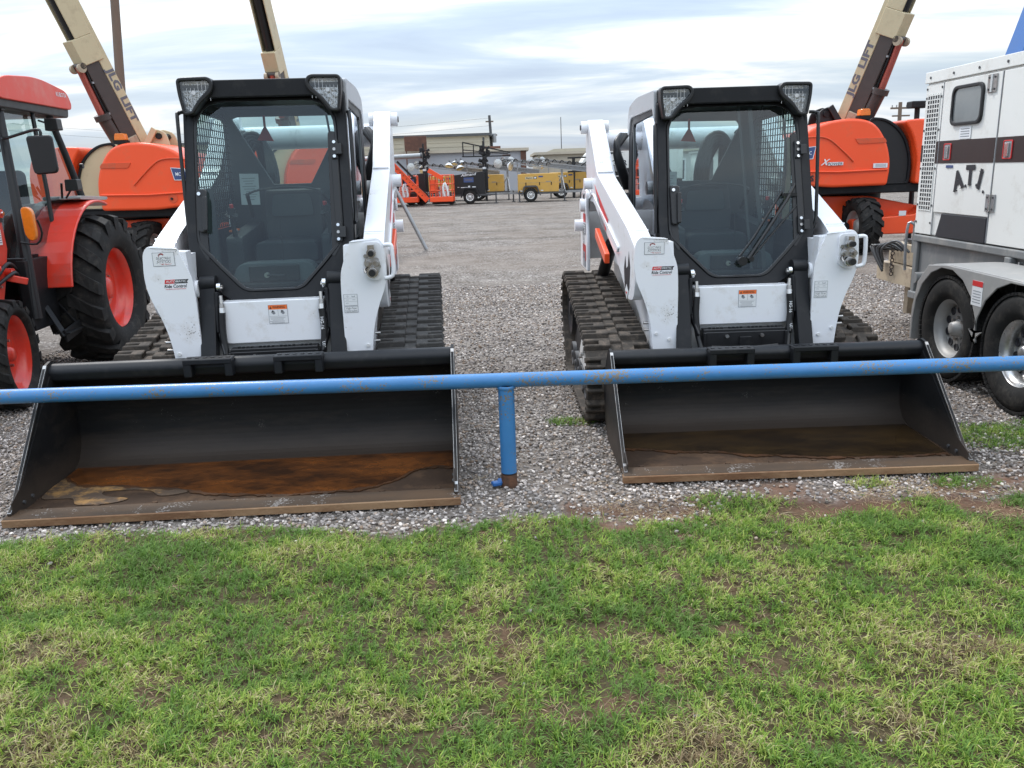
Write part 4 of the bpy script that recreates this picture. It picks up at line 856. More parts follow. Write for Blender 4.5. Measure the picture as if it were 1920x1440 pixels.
# ------------------------------------------------------------------ white generator on a tandem trailer
def make_generator():
    G=thing('generator_trailer',(3.45,5.3,0),0,'white enclosed generator with maroon stripe on a tandem trailer, at the right','generator')
    y0,y1=-1.25,1.80; z0,z1=.92,2.19
    mb=MB()
    mb.prism([(y0,z0),(y1,z0),(y1,z1),(y0,z1)],'yz',.012,1.55,GEN); en=mb.build('enclosure',G,bevel=.012)
    def panel(nm,poly,t=.010,m=GEN,bev=.004,par=None,base=.012):
        mb=MB(); mb.prism(poly,'yz',base-t,base,m); return mb.build(nm,par or en,bevel=bev)
    panel('side_panel',rpoly([(1.52,z0+.005),(1.795,z0+.005),(1.795,2.10),(1.52,2.10)]))
    d1=panel('door',rpoly([(.72,z0+.19),(1.505,z0+.19),(1.505,2.10),(.72,2.10)]),.014)
    d2=panel('door',rpoly([(-.2,z0+.005),(.705,z0+.005),(.705,2.10),(-.2,2.10)]),.014)
    panel('roof_rail',[(y0,2.115),(y1+.01,2.115),(y1+.01,2.20),(y0,2.20)],.020)
    mb=MB(); mb.bb(-.006,-.001,.71,.716,z0+.01,2.10,INKG); mb.bb(-.003,.0,1.508,1.514,z0+.01,2.10,INKG); mb.build('door_seam',en)
    # louvre grille
    mb=MB(); mb.prism([(1.56,1.12),(1.75,1.12),(1.75,2.02),(1.56,2.02)],'yz',.0005,.0025,INK)
    gr=mb.build('grille',en); mb=MB()
    for k in range(6): mb.bb(-.004,.0015,1.56+.038*k-.004,1.56+.038*k+.004,1.11,2.03,GEN)
    for k in range(27): mb.bb(-.0035,.001,1.555,1.755,1.12+.0345*k-.004,1.12+.0345*k+.004,GEN)
    mb.build('grille_bars',gr)
    # stripe
    for a,b,nm in ((1.50,1.80,.0012),(.725,1.50,-.0030),(-.2,.70,-.0030)):
        mb=MB(); 
        if a>1.4: mb.bb(nm-.0022,nm,1.765,1.795,1.505,1.635,MAR); mb.bb(nm-.0022,nm,1.525,1.555,1.49,1.66,MAR)
        else: mb.bb(nm-.0022,nm+.001,a,b,1.49,1.66,MAR)
        mb.build('stripe',en)
    # window
    mb=MB(); wo=rpoly([(.92,1.765,.07),(1.35,1.765,.07),(1.35,2.055,.07),(.92,2.055,.07)],6); wi=rpoly([(.945,1.79,.055),(1.325,1.79,.055),(1.325,2.03,.055),(.945,2.03,.055)],6)
    mb.ring(wo,wi,'yz',-.022,-.001,BK); wf=mb.build('window_frame',en,bevel=.006)
    mb=MB(); mb.prism(wi,'yz',-.009,-.0035,pm('smoked_window',(.16,.17,.17),.08,spec=.8,var=.25,vs=5,coat=.6)); mb.build('window_pane',wf)
    # latches, hinges, black port
    for y in (1.36,.56):
        mb=MB(); mb.ring(rpoly([(y-.053,1.512,.012),(y+.053,1.512,.012),(y+.053,1.638,.012),(y-.053,1.638,.012)]),rpoly([(y-.045,1.52,.012),(y+.045,1.52,.012),(y+.045,1.63,.012),(y-.045,1.63,.012)]),'yz',-.012,-.004,REDK); mb.prism([(y-.045,1.52),(y+.045,1.52),(y+.045,1.63),(y-.045,1.63)],'yz',-.0095,-.004,GALV); mb.bb(-.022,-.008,y-.022,y+.022,1.53,1.62,CHR); mb.build('latch',en,bevel=.003)
    for y,z,m in ((.83,2.03,STL),(.70,1.21,GALV),(-.0,2.03,STL)):
        mb=MB(); mb.bb(-.012,-.002,y-.055,y+.055,z-.06,z+.06,m); mb.cyl((-.014,y,z-.06),(-.014,y,z+.06),.010,CHR,n=10)
        for q in (-.035,.035):
            for w in (-.04,.04): mb.cyl((-.012,y+q,z+w),(-.018,y+q,z+w),.008,DKG,n=6)
        mb.build('hinge',en)
    mb=MB(); mb.prism([(.735,z0+.0),(1.44,z0+.0),(1.37,z0+.185),(.735,z0+.185)],'yz',-.003,.012,INK); mb.build('duct_flap',en,bevel=.006)
    for y in np.linspace(-1.1,1.72,9): mb=MB(); mb.cyl((-.006,y,2.155),(-.014,y,2.155),.010,DKG,n=8); mb.build('bolt',en)
    for z in (1.02,1.16,1.45,1.75,2.0,2.07):
        for y in (1.775,1.54): mb=MB(); mb.cyl((.003,y,z),(-.004,y,z),.009,DKG,n=8); mb.build('bolt',en)
    d=MB(); x=-.0075
    # arched lettering: A.T.I.
    for ch,y,z,a in (('A',1.160,1.358,17),('T',1.0,1.395,1),('I',.865,1.368,-14)):
        al=rad(a); v=Vector((0,-math.cos(al),math.sin(al))); w=Vector((0,math.sin(al),math.cos(al))); c=Vector((x,y,z))
        d.text(ch,c,v,w,.185,INK,off=.055)
        for (p,q) in dict(A=((-.048,-.064),(.048,-.064)),T=((0,-.064),),I=((0,-.060),(0,.060)))[ch]: d.bar(c+v*(p-.022)+w*q,c+v*(p+.022)+w*q,.0015,.012,INK,up=(1,0,0))
        c2=c+v*(.095 if ch!='I' else .075)-w*.066; d.cyl((x-.0004,c2.y,c2.z),(x+.001,c2.y,c2.z),.012,INK,n=10)
    d.text('RENTAL',(x,.21,2.005),(0,-1,0),(0,0,1),.11,INK,width=.40)
    d.bb(x,x+.003,1.26,1.36,1.455,1.475,BLU); d.bb(x,x+.003,1.05,1.21,1.665,1.755,LBL); 
    for k in range(4): d.bb(x-.001,x,1.07,1.19,1.68+.018*k,1.686+.018*k,INKG)
    d.build('lettering',en,recalc=False)
    # fuel tank base and frame
    mb=MB(); mb.bb(.02,1.50,-1.3,1.74,.44,.917,TANK); mb.bb(-.02,.02,-1.3,1.76,.86,.914,TANK); mb.bb(-.03,.02,.35,.42,.44,.86,TANK); mb.bb(-.01,.02,1.70,1.76,.40,.86,TANK); mb.bb(-.03,1.5,-1.3,1.76,.38,.44,TANK)
    tk=mb.build('fuel_tank_base',G,bevel=.008)
    mb=MB(); mb.cyl((-.10,1.52,.58),(.02,1.52,.58),.045,TANK,n=18); mb.bb(-.01,.022,-.3,.30,.50,.82,DKG); mb.tube([(-.02,.26,.84),(-.03,.25,.6),(.0,.22,.5)],.006,STL,6); mb.build('pipe_stub',tk)
    # wheels and fender
    for y in (-.42,.40):
        add_wheel(G,(-.29,y,.372),.372,.235,.205,RIMS if y<0 else FEN,-1,lugs=30,lug_h=.008,depth=.75,bolts=8,hole_discs=10,hub=.045,ribs=True)
    mb=MB(); 
    top=[(.86,.22),(.855,.45),(.80,.66,.12),(.66,.80,.12),(.40,.825,.1),(-.5,.815,.1),(-.78,.70,.1),(-.90,.45),(-.91,.22)]
    tp=rpoly(top,6); tin=[(y*.985,z-.012) for y,z in tp]
    n=len(tp); v=[]
    for x in (-.42,-.02):
        for p in (tp,tin): v+=[(x,a,b) for a,b in p]
    f=[]
    for k in range(n-1):
        f+=[(k,k+1,2*n+k+1,2*n+k),(n+k,3*n+k,3*n+k+1,n+k+1),(k,n+k,n+k+1,k+1),(2*n+k,2*n+k+1,3*n+k+1,3*n+k)]
    f+=[(0,2*n,3*n,n),(n-1,2*n-1,4*n-1,3*n-1)]
    mb.add(v,f,FEN)
    # skirt between the wheels
    arcL=[(.40+.425*math.cos(rad(t)),.372+.425*math.sin(rad(t))) for t in (195,180,160,140,120,100,80,60,40,20,0)]
    arcR=[(-.42+.425*math.cos(rad(t)),.372+.425*math.sin(rad(t))) for t in (180,160,140,120,100,80,60,40,20,0,-15)]
    outer=[(-.90,.22),(-.893,.45),(-.772,.697),(-.5,.808),(.40,.818),(.655,.793),(.795,.655),(.85,.45),(.855,.22)]
    mb.prism(outer+[(.825,.22)]+arcL[::-1][:-1]+[(.045,.43),(-.01,.415),(-.065,.43)]+arcR[::-1][1:]+[(-.845,.22)],'yz',-.428,-.418,FEN)
    fe=mb.build('wheel_fender',G,bevel=.006)
    mb=MB(); mb.bb(-.4305,-.4282,-.06,.06,.60,.76,LBL); mb.bb(-.432,-.4305,-.06,.06,.725,.76,REDK)
    for k in range(5): mb.bb(-.432,-.4305,-.045,.045,.62+.018*k,.624+.018*k,INKG)
    mb.build('decal',fe)
    mb=MB(); mb.bb(.16,.30,-1.2,1.75,.36,.42,GALV); mb.cyl((-.18,.40,.372),(1.6,.40,.372),.045,DKG); mb.cyl((-.18,-.42,.372),(1.6,-.42,.372),.045,DKG); mb.build('axle_frame',G)
    # tongue
    mb=MB(); mb.bar((.9,1.7,.48),(.42,2.75,.48),.10,.14,TAN); mb.bb(.18,.52,2.15,2.85,.40,.57,TAN); mb.bb(.24,.50,2.2,2.75,.58,.76,TAN); mb.bb(.34,.40,2.5,2.58,.10,.45,TAN); mb.bb(.02,.05,1.80,1.86,.75,1.02,TANK); mb.tube([(.03,1.83,.98),(-.02,1.86,1.0),(-.03,1.86,.80),(-.02,1.86,.6)],.012,GALV,8,sub=3)
    for k in range(6): mb.tube([(.22,2.3+.07*k,.70),(.14,2.4+.06*k,.80-.02*k),(.08,2.55+.05*k,.72),(.12,2.6,.60-.02*k)],.012,BK if k%2 else DKG,6,sub=4)
    for k in range(9): mb.lathe([(.016,-.006),(.022,0),(.016,.006),(.011,0),(.016,-.006)],(.16,2.5+.012*(k%2),.74-.032*k),'x' if k%2 else 'y',DKB,10)
    mb.cyl((.32,2.9,.52),(.32,3.05,.50),.05,GALV); mb.bb(.30,.48,2.3,2.6,.77,.80,BK)
    mb.build('tow_hitch',G,bevel=.006)
    return G
make_generator()
mb=MB(); mb.bar((-.25,0,1.1),(.62,.0,4.0),.34,.34,BLUE); mb.bar((.60,.0,3.9),(1.6,.2,4.1),.30,.34,BLUE); mb.bb(.1,1.8,-.6,1.0,.35,1.1,BLUE)
o=thing('blue_lift',(5.45,9.4,0),0,'blue lifting machine showing above the roof of the white generator','lift')
bo_=mb.build('lift_frame',o,bevel=.02)
for x in (.4,1.6):
    for y in (-.6,1.0): w=add_wheel(o,(x,y,.38),.38,.26,.2,DKG,1,lugs=16,lug_h=.02); w.rotation_euler=(0,0,rad(90))

# ------------------------------------------------------------------ blue pipe rail
r=thing('pipe_rail',(-.03,3.965,0),0,'blue painted steel pipe rail with rust chips across both buckets','rail')
mb=MB(); mb.tube([(-6.5,-.03,.553),(-2.5,-.008,.548),(0,0,.545),(2.6,-.012,.548),(6.5,-.03,.552)],.0365,RAIL,28,sub=4); rp=mb.build('rail_pipe',r)
mb=MB(); mb.tube([(0,0,.065),(0,0,.52)],.040,RAIL,28); mb.tube([(0,0,.500),(0,0,.512),(0,0,.52)],[.041,.048,.043],RAIL,28); po=mb.build('rail_post',r)
mb=MB(); mb.tube([(0,0,-.05),(0,0,.05),(0,0,.056)],[.0415,.0412,.0403],pm('rusted_post_foot',(.075,.038,.022),.85,var=.4,vs=25,dirt=((.14,.06,.03),.4,30),bump=.4,bs=60),28)
for k in range(0): 
    a=2*PI*k/28; h=.068+.014*math.sin(k*2.1)+.01*math.sin(k*.9); mb.box((.0415*math.cos(a),.0415*math.sin(a),h-.012),(.006,.006,.03),mb.mats[0],Matrix.Rotation(a,3,'Z'))
mb.build('post_foot',po)
for x in (-6.0,6.0):
    mb=MB(); mb.tube([(x,-.02,-.05),(x,-.02,.52)],.040,RAIL,20); mb.build('rail_post',r)
mb=MB(); mb.box((0,0,.012),(.05,.035,.022),BLUE,Matrix.Rotation(.4,3,'Z')); mb.box((.02,.012,.018),(.03,.03,.02),BLUE,Matrix.Rotation(.9,3,'X')); o=mb.build('paint_scrap',bevel=.006); o.location=(-.095,3.945,0); tag(o,'crumpled blue scrap on the gravel at the foot of the rail post','scrap')

# ------------------------------------------------------------------ poles
def pole(name,label,p0,p1,r0,r1,mat,n=14,cat='pole',group=None,extra=None):
    p0=Vector(p0); p1=Vector(p1); o=thing(name,p0,0,label,cat,group)
    mb=MB(); d=p1-p0; k=6; mb.tube([d*(i/k) for i in range(k+1)],[r0+(r1-r0)*i/k for i in range(k+1)],mat,n); mb.build('shaft',o)
    if extra: extra(o,d)
    return o
pole('utility_pole','tall weathered wooden pole rising behind the left boom lift',(-8.95,20,0),(-8.40,20,7.2),.115,.085,WOOD)
def xarm(o,d):
    mb=MB(); mb.bb(-.75,.75,-.06,.06,d.z-.45,d.z-.33,WOOD); mb.bb(-.6,.6,-.06,.06,d.z-.95,d.z-.85,WOOD)
    for x in (-.65,-.35,.35,.65): mb.cyl((x,0,d.z-.33),(x,0,d.z-.18),.04,GALV,n=8)
    mb.build('crossarm',o)
def xform(o,d):
    mb=MB(); mb.cyl((d.x-.3,-.2,d.z-2.0),(d.x-.3,-.2,d.z-1.3),.2,GALV,n=14); mb.cyl((d.x+.3,-.2,d.z-2.0),(d.x+.3,-.2,d.z-1.35),.18,GALV,n=14); mb.bb(d.x-.55,d.x+.55,-.08,.08,d.z-1.5,d.z-1.4,WOOD); mb.bb(d.x-.3,d.x+.3,-.05,.05,d.z-.5,d.z-.4,WOOD); mb.build('transformer',o)
pole('utility_pole','distant power pole with transformers above the long beige building',(-.80,66,0),(-1.05,66,5.6),.13,.10,DKG,extra=xform)
pole('utility_pole','distant power pole with two crossarms beyond the right boom lift',(27.55,60,0),(27.45,60,5.2),.16,.12,WOOD,extra=xarm)
pole('radio_mast','thin radio mast on the skyline beside the right track loader',(5.35,80,0),(5.3,80,6.1),.05,.03,DKG)
o=pole('lamp_post','dark post with a box head behind the left end of the generator',(7.45,15.5,0),(7.40,15.5,2.45),.045,.045,CH); mb=MB(); mb.bb(-.20,.12,-.12,.12,2.38,2.50,CH); mb.build('lamp_head',o,bevel=.02)
o=thing('leaning_pipe',(-1.68,17.37,0),0,'grey steel pipe leaning on the gravel behind the left loader','pipe'); mb=MB(); mb.tube([(0,0,0),(-.88,.1,1.9)],.040,GALV,14); mb.tube([(-.85,.1,1.85),(-1.6,.1,1.85)],.04,GALV,14); mb.build('pipe_run',o)
o=thing('pipe_boom',(-5.9,40,0),0,'horizontal grey tube above the orange lift baskets','pipe'); mb=MB(); mb.tube([(-.6,0,2.25),(2.0,0,2.32)],.11,GALV,14); mb.cyl((2.0,0,2.32),(2.08,0,2.32),.13,DKG); mb.bar((-.5,0,0),(-.5,0,2.2),.12,.12,GALV); mb.build('tube',o)
# ------------------------------------------------------------------ light towers, baskets and buildings at the back of the yard
BG='#'
def light_tower(name,label,loc,rz,body,kind,mast=True,heads=True,text=None,group='light towers at the back of the yard',flip=1):
    """x along the trailer, tow bar to +x"""
    T=thing(name,loc,rz,label,'light tower',group)
    mb=MB()
    if kind=='black':
        mb.prism(rpoly([(-.78,.42),(-.80,1.38,.04),(.55,1.52,.04),(.72,1.50,.04),(.74,.42)]),'xz',-.55,.75,BK)
    else:
        mb.prism(rpoly([(-1.0,.45),(-1.0,1.30,.03),(-.8,1.33,.02),(.95,1.33,.03),(1.0,.95),(.98,.45)]),'xz',-.5,.75,YEL)
    e=mb.build('enclosure',T,bevel=.02)
    mb=MB()
    if kind=='black':
        mb.text(text or 'Allmand',(0-.05,-.553,1.38),(1,0,.09),(0,0,1),.17,LBL,width=.72,shear=.25); mb.bb(-.30,.18,-.556,-.551,1.02,1.25,BLU); mb.box((-.06,-.558,1.135),(.36,.002,.06),LILAC)
        mb.bb(-.45,-.12,-.556,-.551,.77,.80,LBL); mb.bb(-.10,.0,-.556,-.551,.72,.86,LBL); mb.bb(.1,.28,-.556,-.551,.78,.82,LBL); mb.bb(-.62,-.52,-.556,-.551,.79,.81,LBL)
    else:
        cr=CRM; mb.bb(-.65,-.25,-.503,-.501,1.07,1.19,cr); mb.text(text or 'Magnum',(-.45,-.505,1.13),(1,0,0),(0,0,1),.09,INK,width=.3); mb.bb(-.24,-.08,-.503,-.501,1.08,1.19,INK); mb.bb(-.21,-.11,-.505,-.503,1.10,1.17,LBL)
        mb.bb(.0,.22,-.503,-.501,1.15,1.22,BLU); mb.bb(.35,.6,-.503,-.501,.93,.96,INKG); mb.bb(-.99,.98,-.504,-.501,.90,.91,TAN)
        for x in (-.62,.05,.62): mb.bb(x-.02,x+.02,-.515,-.50,.78,.92,BK)
        for x in (-.9,.1): mb.bb(x,x+.12,-.503,-.501,.50,.55,LBL)
    mb.build('decal',e,recalc=False)
    wx=-.02 if kind=='black' else -.40
    mb=MB(); mb.prism([(wx-.46,.30),(wx-.34,.72),(wx-.25,.78),(wx+.25,.78),(wx+.34,.72),(wx+.50,.30),(wx+.45,.30),(wx+.28,.70),(wx-.28,.70),(wx-.40,.30)],'xz',-.72,-.48,BK if kind=='black' else DKG); mb.build('wheel_fender',T)
    for y in (-.62,.85):
        w=add_wheel(T,(wx,y,.33),.33,.20,.19,WD,-1,lugs=20,lug_h=.008,depth=.4,bolts=5,hole_discs=8,hub=.05,n=28); w.rotation_euler=(0,0,rad(90))
    mb=MB(); mb.bb(-1.0,1.0,-.5,.75,.36,.45,DKG); mb.bar((1.0,.1,.42),(2.6,.1,.42),.10,.10,GALV); mb.bar((.9,-.4,.42),(1.9,.1,.42),.07,.08,GALV); mb.bar((.9,.6,.42),(1.9,.1,.42),.07,.08,GALV)
    for x in (-.95,1.25,2.1): mb.cyl((x,-.6 if x<2 else .1,0),(x,-.6 if x<2 else .1,.55),.035,DKG,n=8); mb.cyl((x,-.6 if x<2 else .1,0),(x,-.6 if x<2 else .1,.03),.10,DKG,n=10)
    mb.bb(-1.0,1.3,-.62,-.55,.38,.45,DKG); mb.build('trailer_frame',T)
    if mast:
        # folded lattice mast lying over the enclosure, lamps at its left end
        mb=MB(); p0=Vector((-1.6,.1,1.98)); p1=Vector((2.9,.1,1.40)); 
        for dy,dz in ((-.12,-.10),(.12,-.10),(-.12,.10),(.12,.10)): mb.bar(p0+Vector((0,dy,dz)),p1+Vector((0,dy,dz)),.05,.05,GALV)
        mb.bar(p0+Vector((.4,0,0)),p1,.14,.13,GALV); mb.bar(p0+Vector((1.2,0,-.12)),p1+Vector((.1,0,-.14)),.10,.10,GALV)
        for k in range(26):
            t=k/26; q=p0.lerp(p1,t); q2=p0.lerp(p1,(k+1)/26); mb.bar(q+Vector((0,-.12,-.1 if k%2 else .1)),q2+Vector((0,-.12,.1 if k%2 else -.1)),.02,.02,GALV)
        mb.bar((1.18,.1,.45),(1.18,.1,1.60),.09,.10,GALV); mb.bar((1.30,-.3,.45),(1.18,.1,1.2),.05,.05,GALV); mb.bar((.8,-.3,.45),(1.15,.1,1.2),.04,.04,GALV); mb.bar((-1.0,.1,1.3),(-1.0,.1,1.88),.06,.06,GALV)
        for k in range(5): mb.tube([(-1.2+.4*k,0,1.9-.05*k),(-1.1+.4*k,-.1,2.06-.05*k),(-.95+.4*k,0,1.95-.05*k)],.02,BK,5,sub=3)
        mb.build('mast',T)
    if heads:
        for k,(x,y,z,ax) in enumerate(((-1.95,.0,1.86,(-.25,-.95,.0)),(-1.35,-.1,1.72,(.8,-.55,-.2)),(-1.65,.35,1.95,(-.5,-.8,-.2)),(-1.30,.35,1.95,(.6,-.7,.1)))):
            if flip<0: ax=(ax[0]*.3,-.35,-.85)
            mb=MB(); a=Vector(ax).normalized(); c=Vector((x,y,z)); R_=a.to_track_quat('Z','Y').to_matrix(); st=0
            mb.lathe([(.05,-.16),(.09,-.14),(.20,-.02),(.225,.02),(.225,.035)],(0,0,0),'z',LBL if flip<0 or k%2 else GALV,20); mb.lathe([(.222,.03),(.12,.045),(0,.05)],(0,0,0),'z',HEAD,20); mb.cyl((0,0,-.28),(0,0,-.14),.05,DKG,n=10)
            mb.xf(lambda p:tuple(R_@p+c)); mb.build('lamp_head',T)
        mb=MB(); mb.tube([(-1.9,.1,1.95),(-1.6,.1,2.05),(-1.3,.1,1.95)],.03,DKG,6,sub=3); mb.tube([(-1.4,.1,1.8),(-1.5,.1,2.0)],.03,DKG,6); mb.build('lamp_bracket',T)
    if kind=='black':
        mb=MB(); x=.72; mb.bb(x-.10,x+.16,-.15,.1,.6,1.62,BK); mb.bb(x-.09,x+.12,-.12,.1,1.62,1.72,LBL)
        rr=random.Random(3)
        for k in range(26):
            z=1.72+rr.random()*1.05; mb.box((x+rr.uniform(-.22,.24)*(1.1-.5*abs(z-2.2)),rr.uniform(-.2,.2),z),(rr.uniform(.08,.22),.18,rr.uniform(.07,.2)),BK,Matrix.Rotation(rr.uniform(-.6,.6),3,'Y'))
        mb.bar((x-.05,0,1.7),(x-.02,0,2.95),.09,.09,BK); mb.build('folded_mast',T,bevel=.01)
    return T
GR='light towers at the back of the yard'
def bgx(px,Y): return (px-960)/1553*Y*.985     # rough column helper for far things along the yard's back row
light_tower('light_tower','black light tower trailer with white lettering and one wheel in view',(-1.72,42,0),0,BK,'black',mast=False,heads=False)
light_tower('light_tower','black light tower half hidden behind the orange baskets',(-4.75,43,0),4,BK,'black',mast=False,heads=False)
light_tower('light_tower','yellow light tower, the nearest and most complete of the yellow ones',(1.62,42,0),0,YEL,'yellow')
light_tower('light_tower','yellow light tower between the black one and the nearest yellow one, its lamps facing down',(-1.05,46,0),-3,YEL,'yellow',flip=-1)
light_tower('light_tower','yellow light tower overlapped by the right side of the nearest yellow one',(3.35,46,0),2,YEL,'yellow')
light_tower('light_tower','yellow light tower glimpsed between the two orange baskets',(-3.2,47,0),-2,YEL,'yellow')
# orange baskets / scissor booms
def basket(name,label,loc,rz,w,arm):
    T=thing(name,loc,rz,label,'lift basket','orange lift baskets'); mb=MB()
    h=1.2
    for x in np.linspace(-w/2,w/2,5):
        for y in (-.4,.4): mb.cyl((x,y,.2),(x,y,.2+h),.028,ORD,n=7)
    for z in (.7,1.0,1.4): 
        for y in (-.4,.4): mb.cyl((-w/2,y,z),(w/2,y,z),.026,ORD,n=7)
        for x in (-w/2,w/2): mb.cyl((x,-.4,z),(x,.4,z),.026,ORD,n=7)
    mb.build('railing',T)
    mb=MB(); mb.bb(-w/2-.03,w/2+.03,-.43,.43,.18,.42,ORG); mb.build('toe_board',T,bevel=.02)
    mb=MB(); mb.bb(-w/2,-w/2+.3,-.38,.2,.6,1.2,ORG); mb.bb(-.1,.3,-.2,.3,.42,.9,WD); mb.tube([(.15,-.42,.45),(.1,-.45,.8),(.2,-.42,1.05),(.32,-.42,.6),(.3,-.42,.45)],.045,LBL,8,sub=3); mb.build('control_box',T)
    if arm:
        mb=MB(); mb.bar((-.45,-.5,2.1),(1.25,-.5,.25),.22,.26,ORG); mb.bar((-.75,-.3,1.95),(-.35,-.5,2.15),.18,.22,BK); mb.bar((-.35,-.62,2.05),(1.2,-.62,.5),.03,.06,ORD); mb.bar((-.1,-.45,2.1),(.75,-.45,1.2),.05,.10,BK)
        for k in range(10): mb.box((-.25+.14*k,-.615,1.9-.155*k),(.06,.01,.03),BK)
        mb.bb(-1.2,-.5,-.4,.4,1.45,1.65,ORD); mb.build('boom_arm',T,bevel=.015)
        mb=MB(); mb.cyl((.9,.4,.35),(.9,.65,.35),.35,TYR,n=20); mb.cyl((-.6,.4,.35),(-.6,.65,.35),.35,TYR,n=20); mb.bb(-1,1,.3,.9,.3,.6,BK); mb.build('undercarriage',T)
    else:
        mb=MB(); mb.bar((-.55,-.45,1.65),(.1,-.45,1.25),.14,.2,ORG); mb.bb(-.55,.5,.3,.8,.05,.35,BK); mb.build('jib',T)
    return T
basket('lift_basket','orange lift with a slanting boom arm across its basket, left of the black light tower',(-5.0,41,0),2,1.55,True)
basket('lift_basket','orange tubular man basket standing directly left of the black light tower',(-3.02,40.6,0),-3,1.05,False)
# buildings
SID=pm('beige_metal_siding',(.46,.42,.33),.6,var=.08,vs=.6,dirt=((.34,.29,.22),.12,1.5)); SIDB=pm('grey_blue_wall',(.36,.37,.40),.7,var=.05,vs=.5,dirt=((.46,.42,.36),.1,.8)); ROOF=pm('dark_roof_edge',(.07,.075,.08),.5)
TANW=pm('tan_block_wall',(.46,.41,.33),.8,var=.07,vs=1,dirt=((.36,.32,.25),.2,2)); BRN=pm('brown_rusted_steel',(.10,.045,.030),.7,var=.25,vs=2,dirt=((.18,.08,.05),.3,4)); WGL=pm('dark_window_glass',(.05,.06,.07),.12,spec=.8)
def building(name,label,x0,x1,y,d,h,mat,ribs=None,roof=None,slope=0,cat='building'):
    B=thing(name,((x0+x1)/2,y,0),0,label,cat); w=(x1-x0)/2
    mb=MB(); mb.prism([(-w,0),(w,0),(w,h),(-w,h+slope)],'xz',0,d,mat)
    if ribs:
        z=.3
        while z<h-.05: mb.bb(-w,w,-.03,0,z,z+ribs*.45,mat); z+=ribs
    mb.build('wall',B)
    mb=MB(); mb.prism([(-w-.2,h+slope),(w+.2,h),(w+.2,h+.18),(-w-.2,h+slope+.18)],'xz',-.25,d+.2,roof or ROOF); mb.build('roof',B)
    return B
b=building('warehouse','long beige metal sided warehouse with a dark roof edge',-26,-1.1,63,14,4.02,SID,ribs=.3)
mb=MB(); mb.bb(12.0,12.12,-.05,0,0,3.9,ROOF); mb.build('downpipe',b)
b=building('workshop','low grey blue building in front of the beige warehouse',-30,1.02*1.42,58,4,2.78,SIDB,roof=TANW)
mb=MB(); w=(30+1.45)/2; mb.bb(w-.35,w+.02,-.08,.02,0,2.95,BRN); mb.build('corner_post',b); mb=MB(); mb.bb(w-3,w-1.7,1,2,2.9,3.15,BRN); mb.build('roof_vent',b)
b=building('shed','tan low building at the right with a sloped roof line',2.35,12,62,10,2.52,TANW,roof=TANW); 
mb=MB(); mb.prism([(-4.85,2.2),(-3.9,2.62),(4.8,2.62),(4.8,2.9),(-3.6,2.9),(-4.85,2.45)],'xz',-.1,.02,SID); mb.build('parapet',b)
b=building('office_building','pale industrial building with a sloped roof seen through the right loader cab',9.5,24,56,14,3.1,pm('pale_wall',(.52,.52,.50),.7,var=.05,vs=.7),slope=-.9,roof=SID)
for k in range(4):
    mb=MB(); mb.bb(-6+3*k,-5+3*k,-.05,0,.6,1.8,WGL); wn=mb.build('window',b); mb=MB(); mb.ring([(-6.1+3*k,.5),(-4.9+3*k,.5),(-4.9+3*k,1.9),(-6.1+3*k,1.9)],[(-6+3*k,.6),(-5+3*k,.6),(-5+3*k,1.8),(-6+3*k,1.8)],'xz',-.08,0,LBL); mb.build('frame',wn)
o=thing('camper_trailer',(6.2,49,0),0,'white travel trailer with dark swoosh lettering by the shed','camper')
mb=MB(); mb.prism(rpoly([(-1.9,.75,.1),(-1.95,1.6,.4),(-1.3,2.55,.5),(4,2.6,.1),(4,.75)]),'xz',0,2.2,GEN); sh_=mb.build('body',o,bevel=.04)
mb=MB(); mb.prism([(-1.7,2.38),(-.9,2.56),(-.3,2.35),(.6,2.3),(-.4,2.2),(-1.2,2.42)],'xz',-.012,-.004,INK); mb.prism([(-1.8,2.2),(-1.0,2.3),(-.2,1.9),(-1.0,2.2)],'xz',-.012,-.004,MAR); mb.text('COUGAR',(-.2,-.012,1.72),(1,0,0),(0,0,1),.42,INK,width=2.0); mb.build('lettering',sh_,recalc=False)
mb=MB(); mb.bb(-1.6,4,.1,2.1,.35,.75,CH); mb.build('frame',o)
for x in (1.2,2.2):
    w=add_wheel(o,(x,.1,.36),.36,.22,.2,FEN,-1,lugs=16,lug_h=.008,n=20); w.rotation_euler=(0,0,rad(90))
o=thing('tank_trailer',(4.6,47.0,0),0,'black tank with a pale band on the ground below the travel trailer','tank'); mb=MB(); mb.bb(-.7,3.2,0,1.4,.35,1.45,BK); mb.build('tank_body',o,bevel=.05); mb=MB(); mb.bb(-.72,3.2,-.02,-.002,1.0,1.05,WD); mb.bb(-.72,3.2,-.02,-.002,.38,.44,WD); mb.build('band',o)
o=thing('frame_rack',(4.25,45,0),0,'dark open steel rack in front of the travel trailer','rack'); mb=MB()
for x,y in ((-.6,0),(.55,0),(-.6,.8),(.55,.8)): mb.bar((x,y,0),(x,y,2.05),.09,.09,BK)
for z in (1.35,2.05): mb.bar((-.95,0,z),(.7,0,z+.02),.08,.08,BK); mb.bar((-.6,0,z),(-.6,.8,z),.06,.06,BK)
mb.bar((-.6,0,1.35),(.2,0,1.95),.05,.05,BK); mb.build('rack_frame',o)
o=thing('steel_hoarding',(-5.75,57.2,0),0,'brown rusted sheet hoarding on legs against the beige warehouse','hoarding'); mb=MB(); mb.bb(-.85,.62,-.05,.05,2.95,3.9,BRN); mb.build('sheet',o,bevel=.02); mb=MB()
for x in (-.75,.5): mb.bb(x-.04,x+.04,-.04,.04,0,2.95,BRN)
mb.build('leg',o)
o=thing('steel_truss',(-1.1,44.5,0),0,'dark tapering steel truss frame raised above the black light tower','truss'); mb=MB(); 
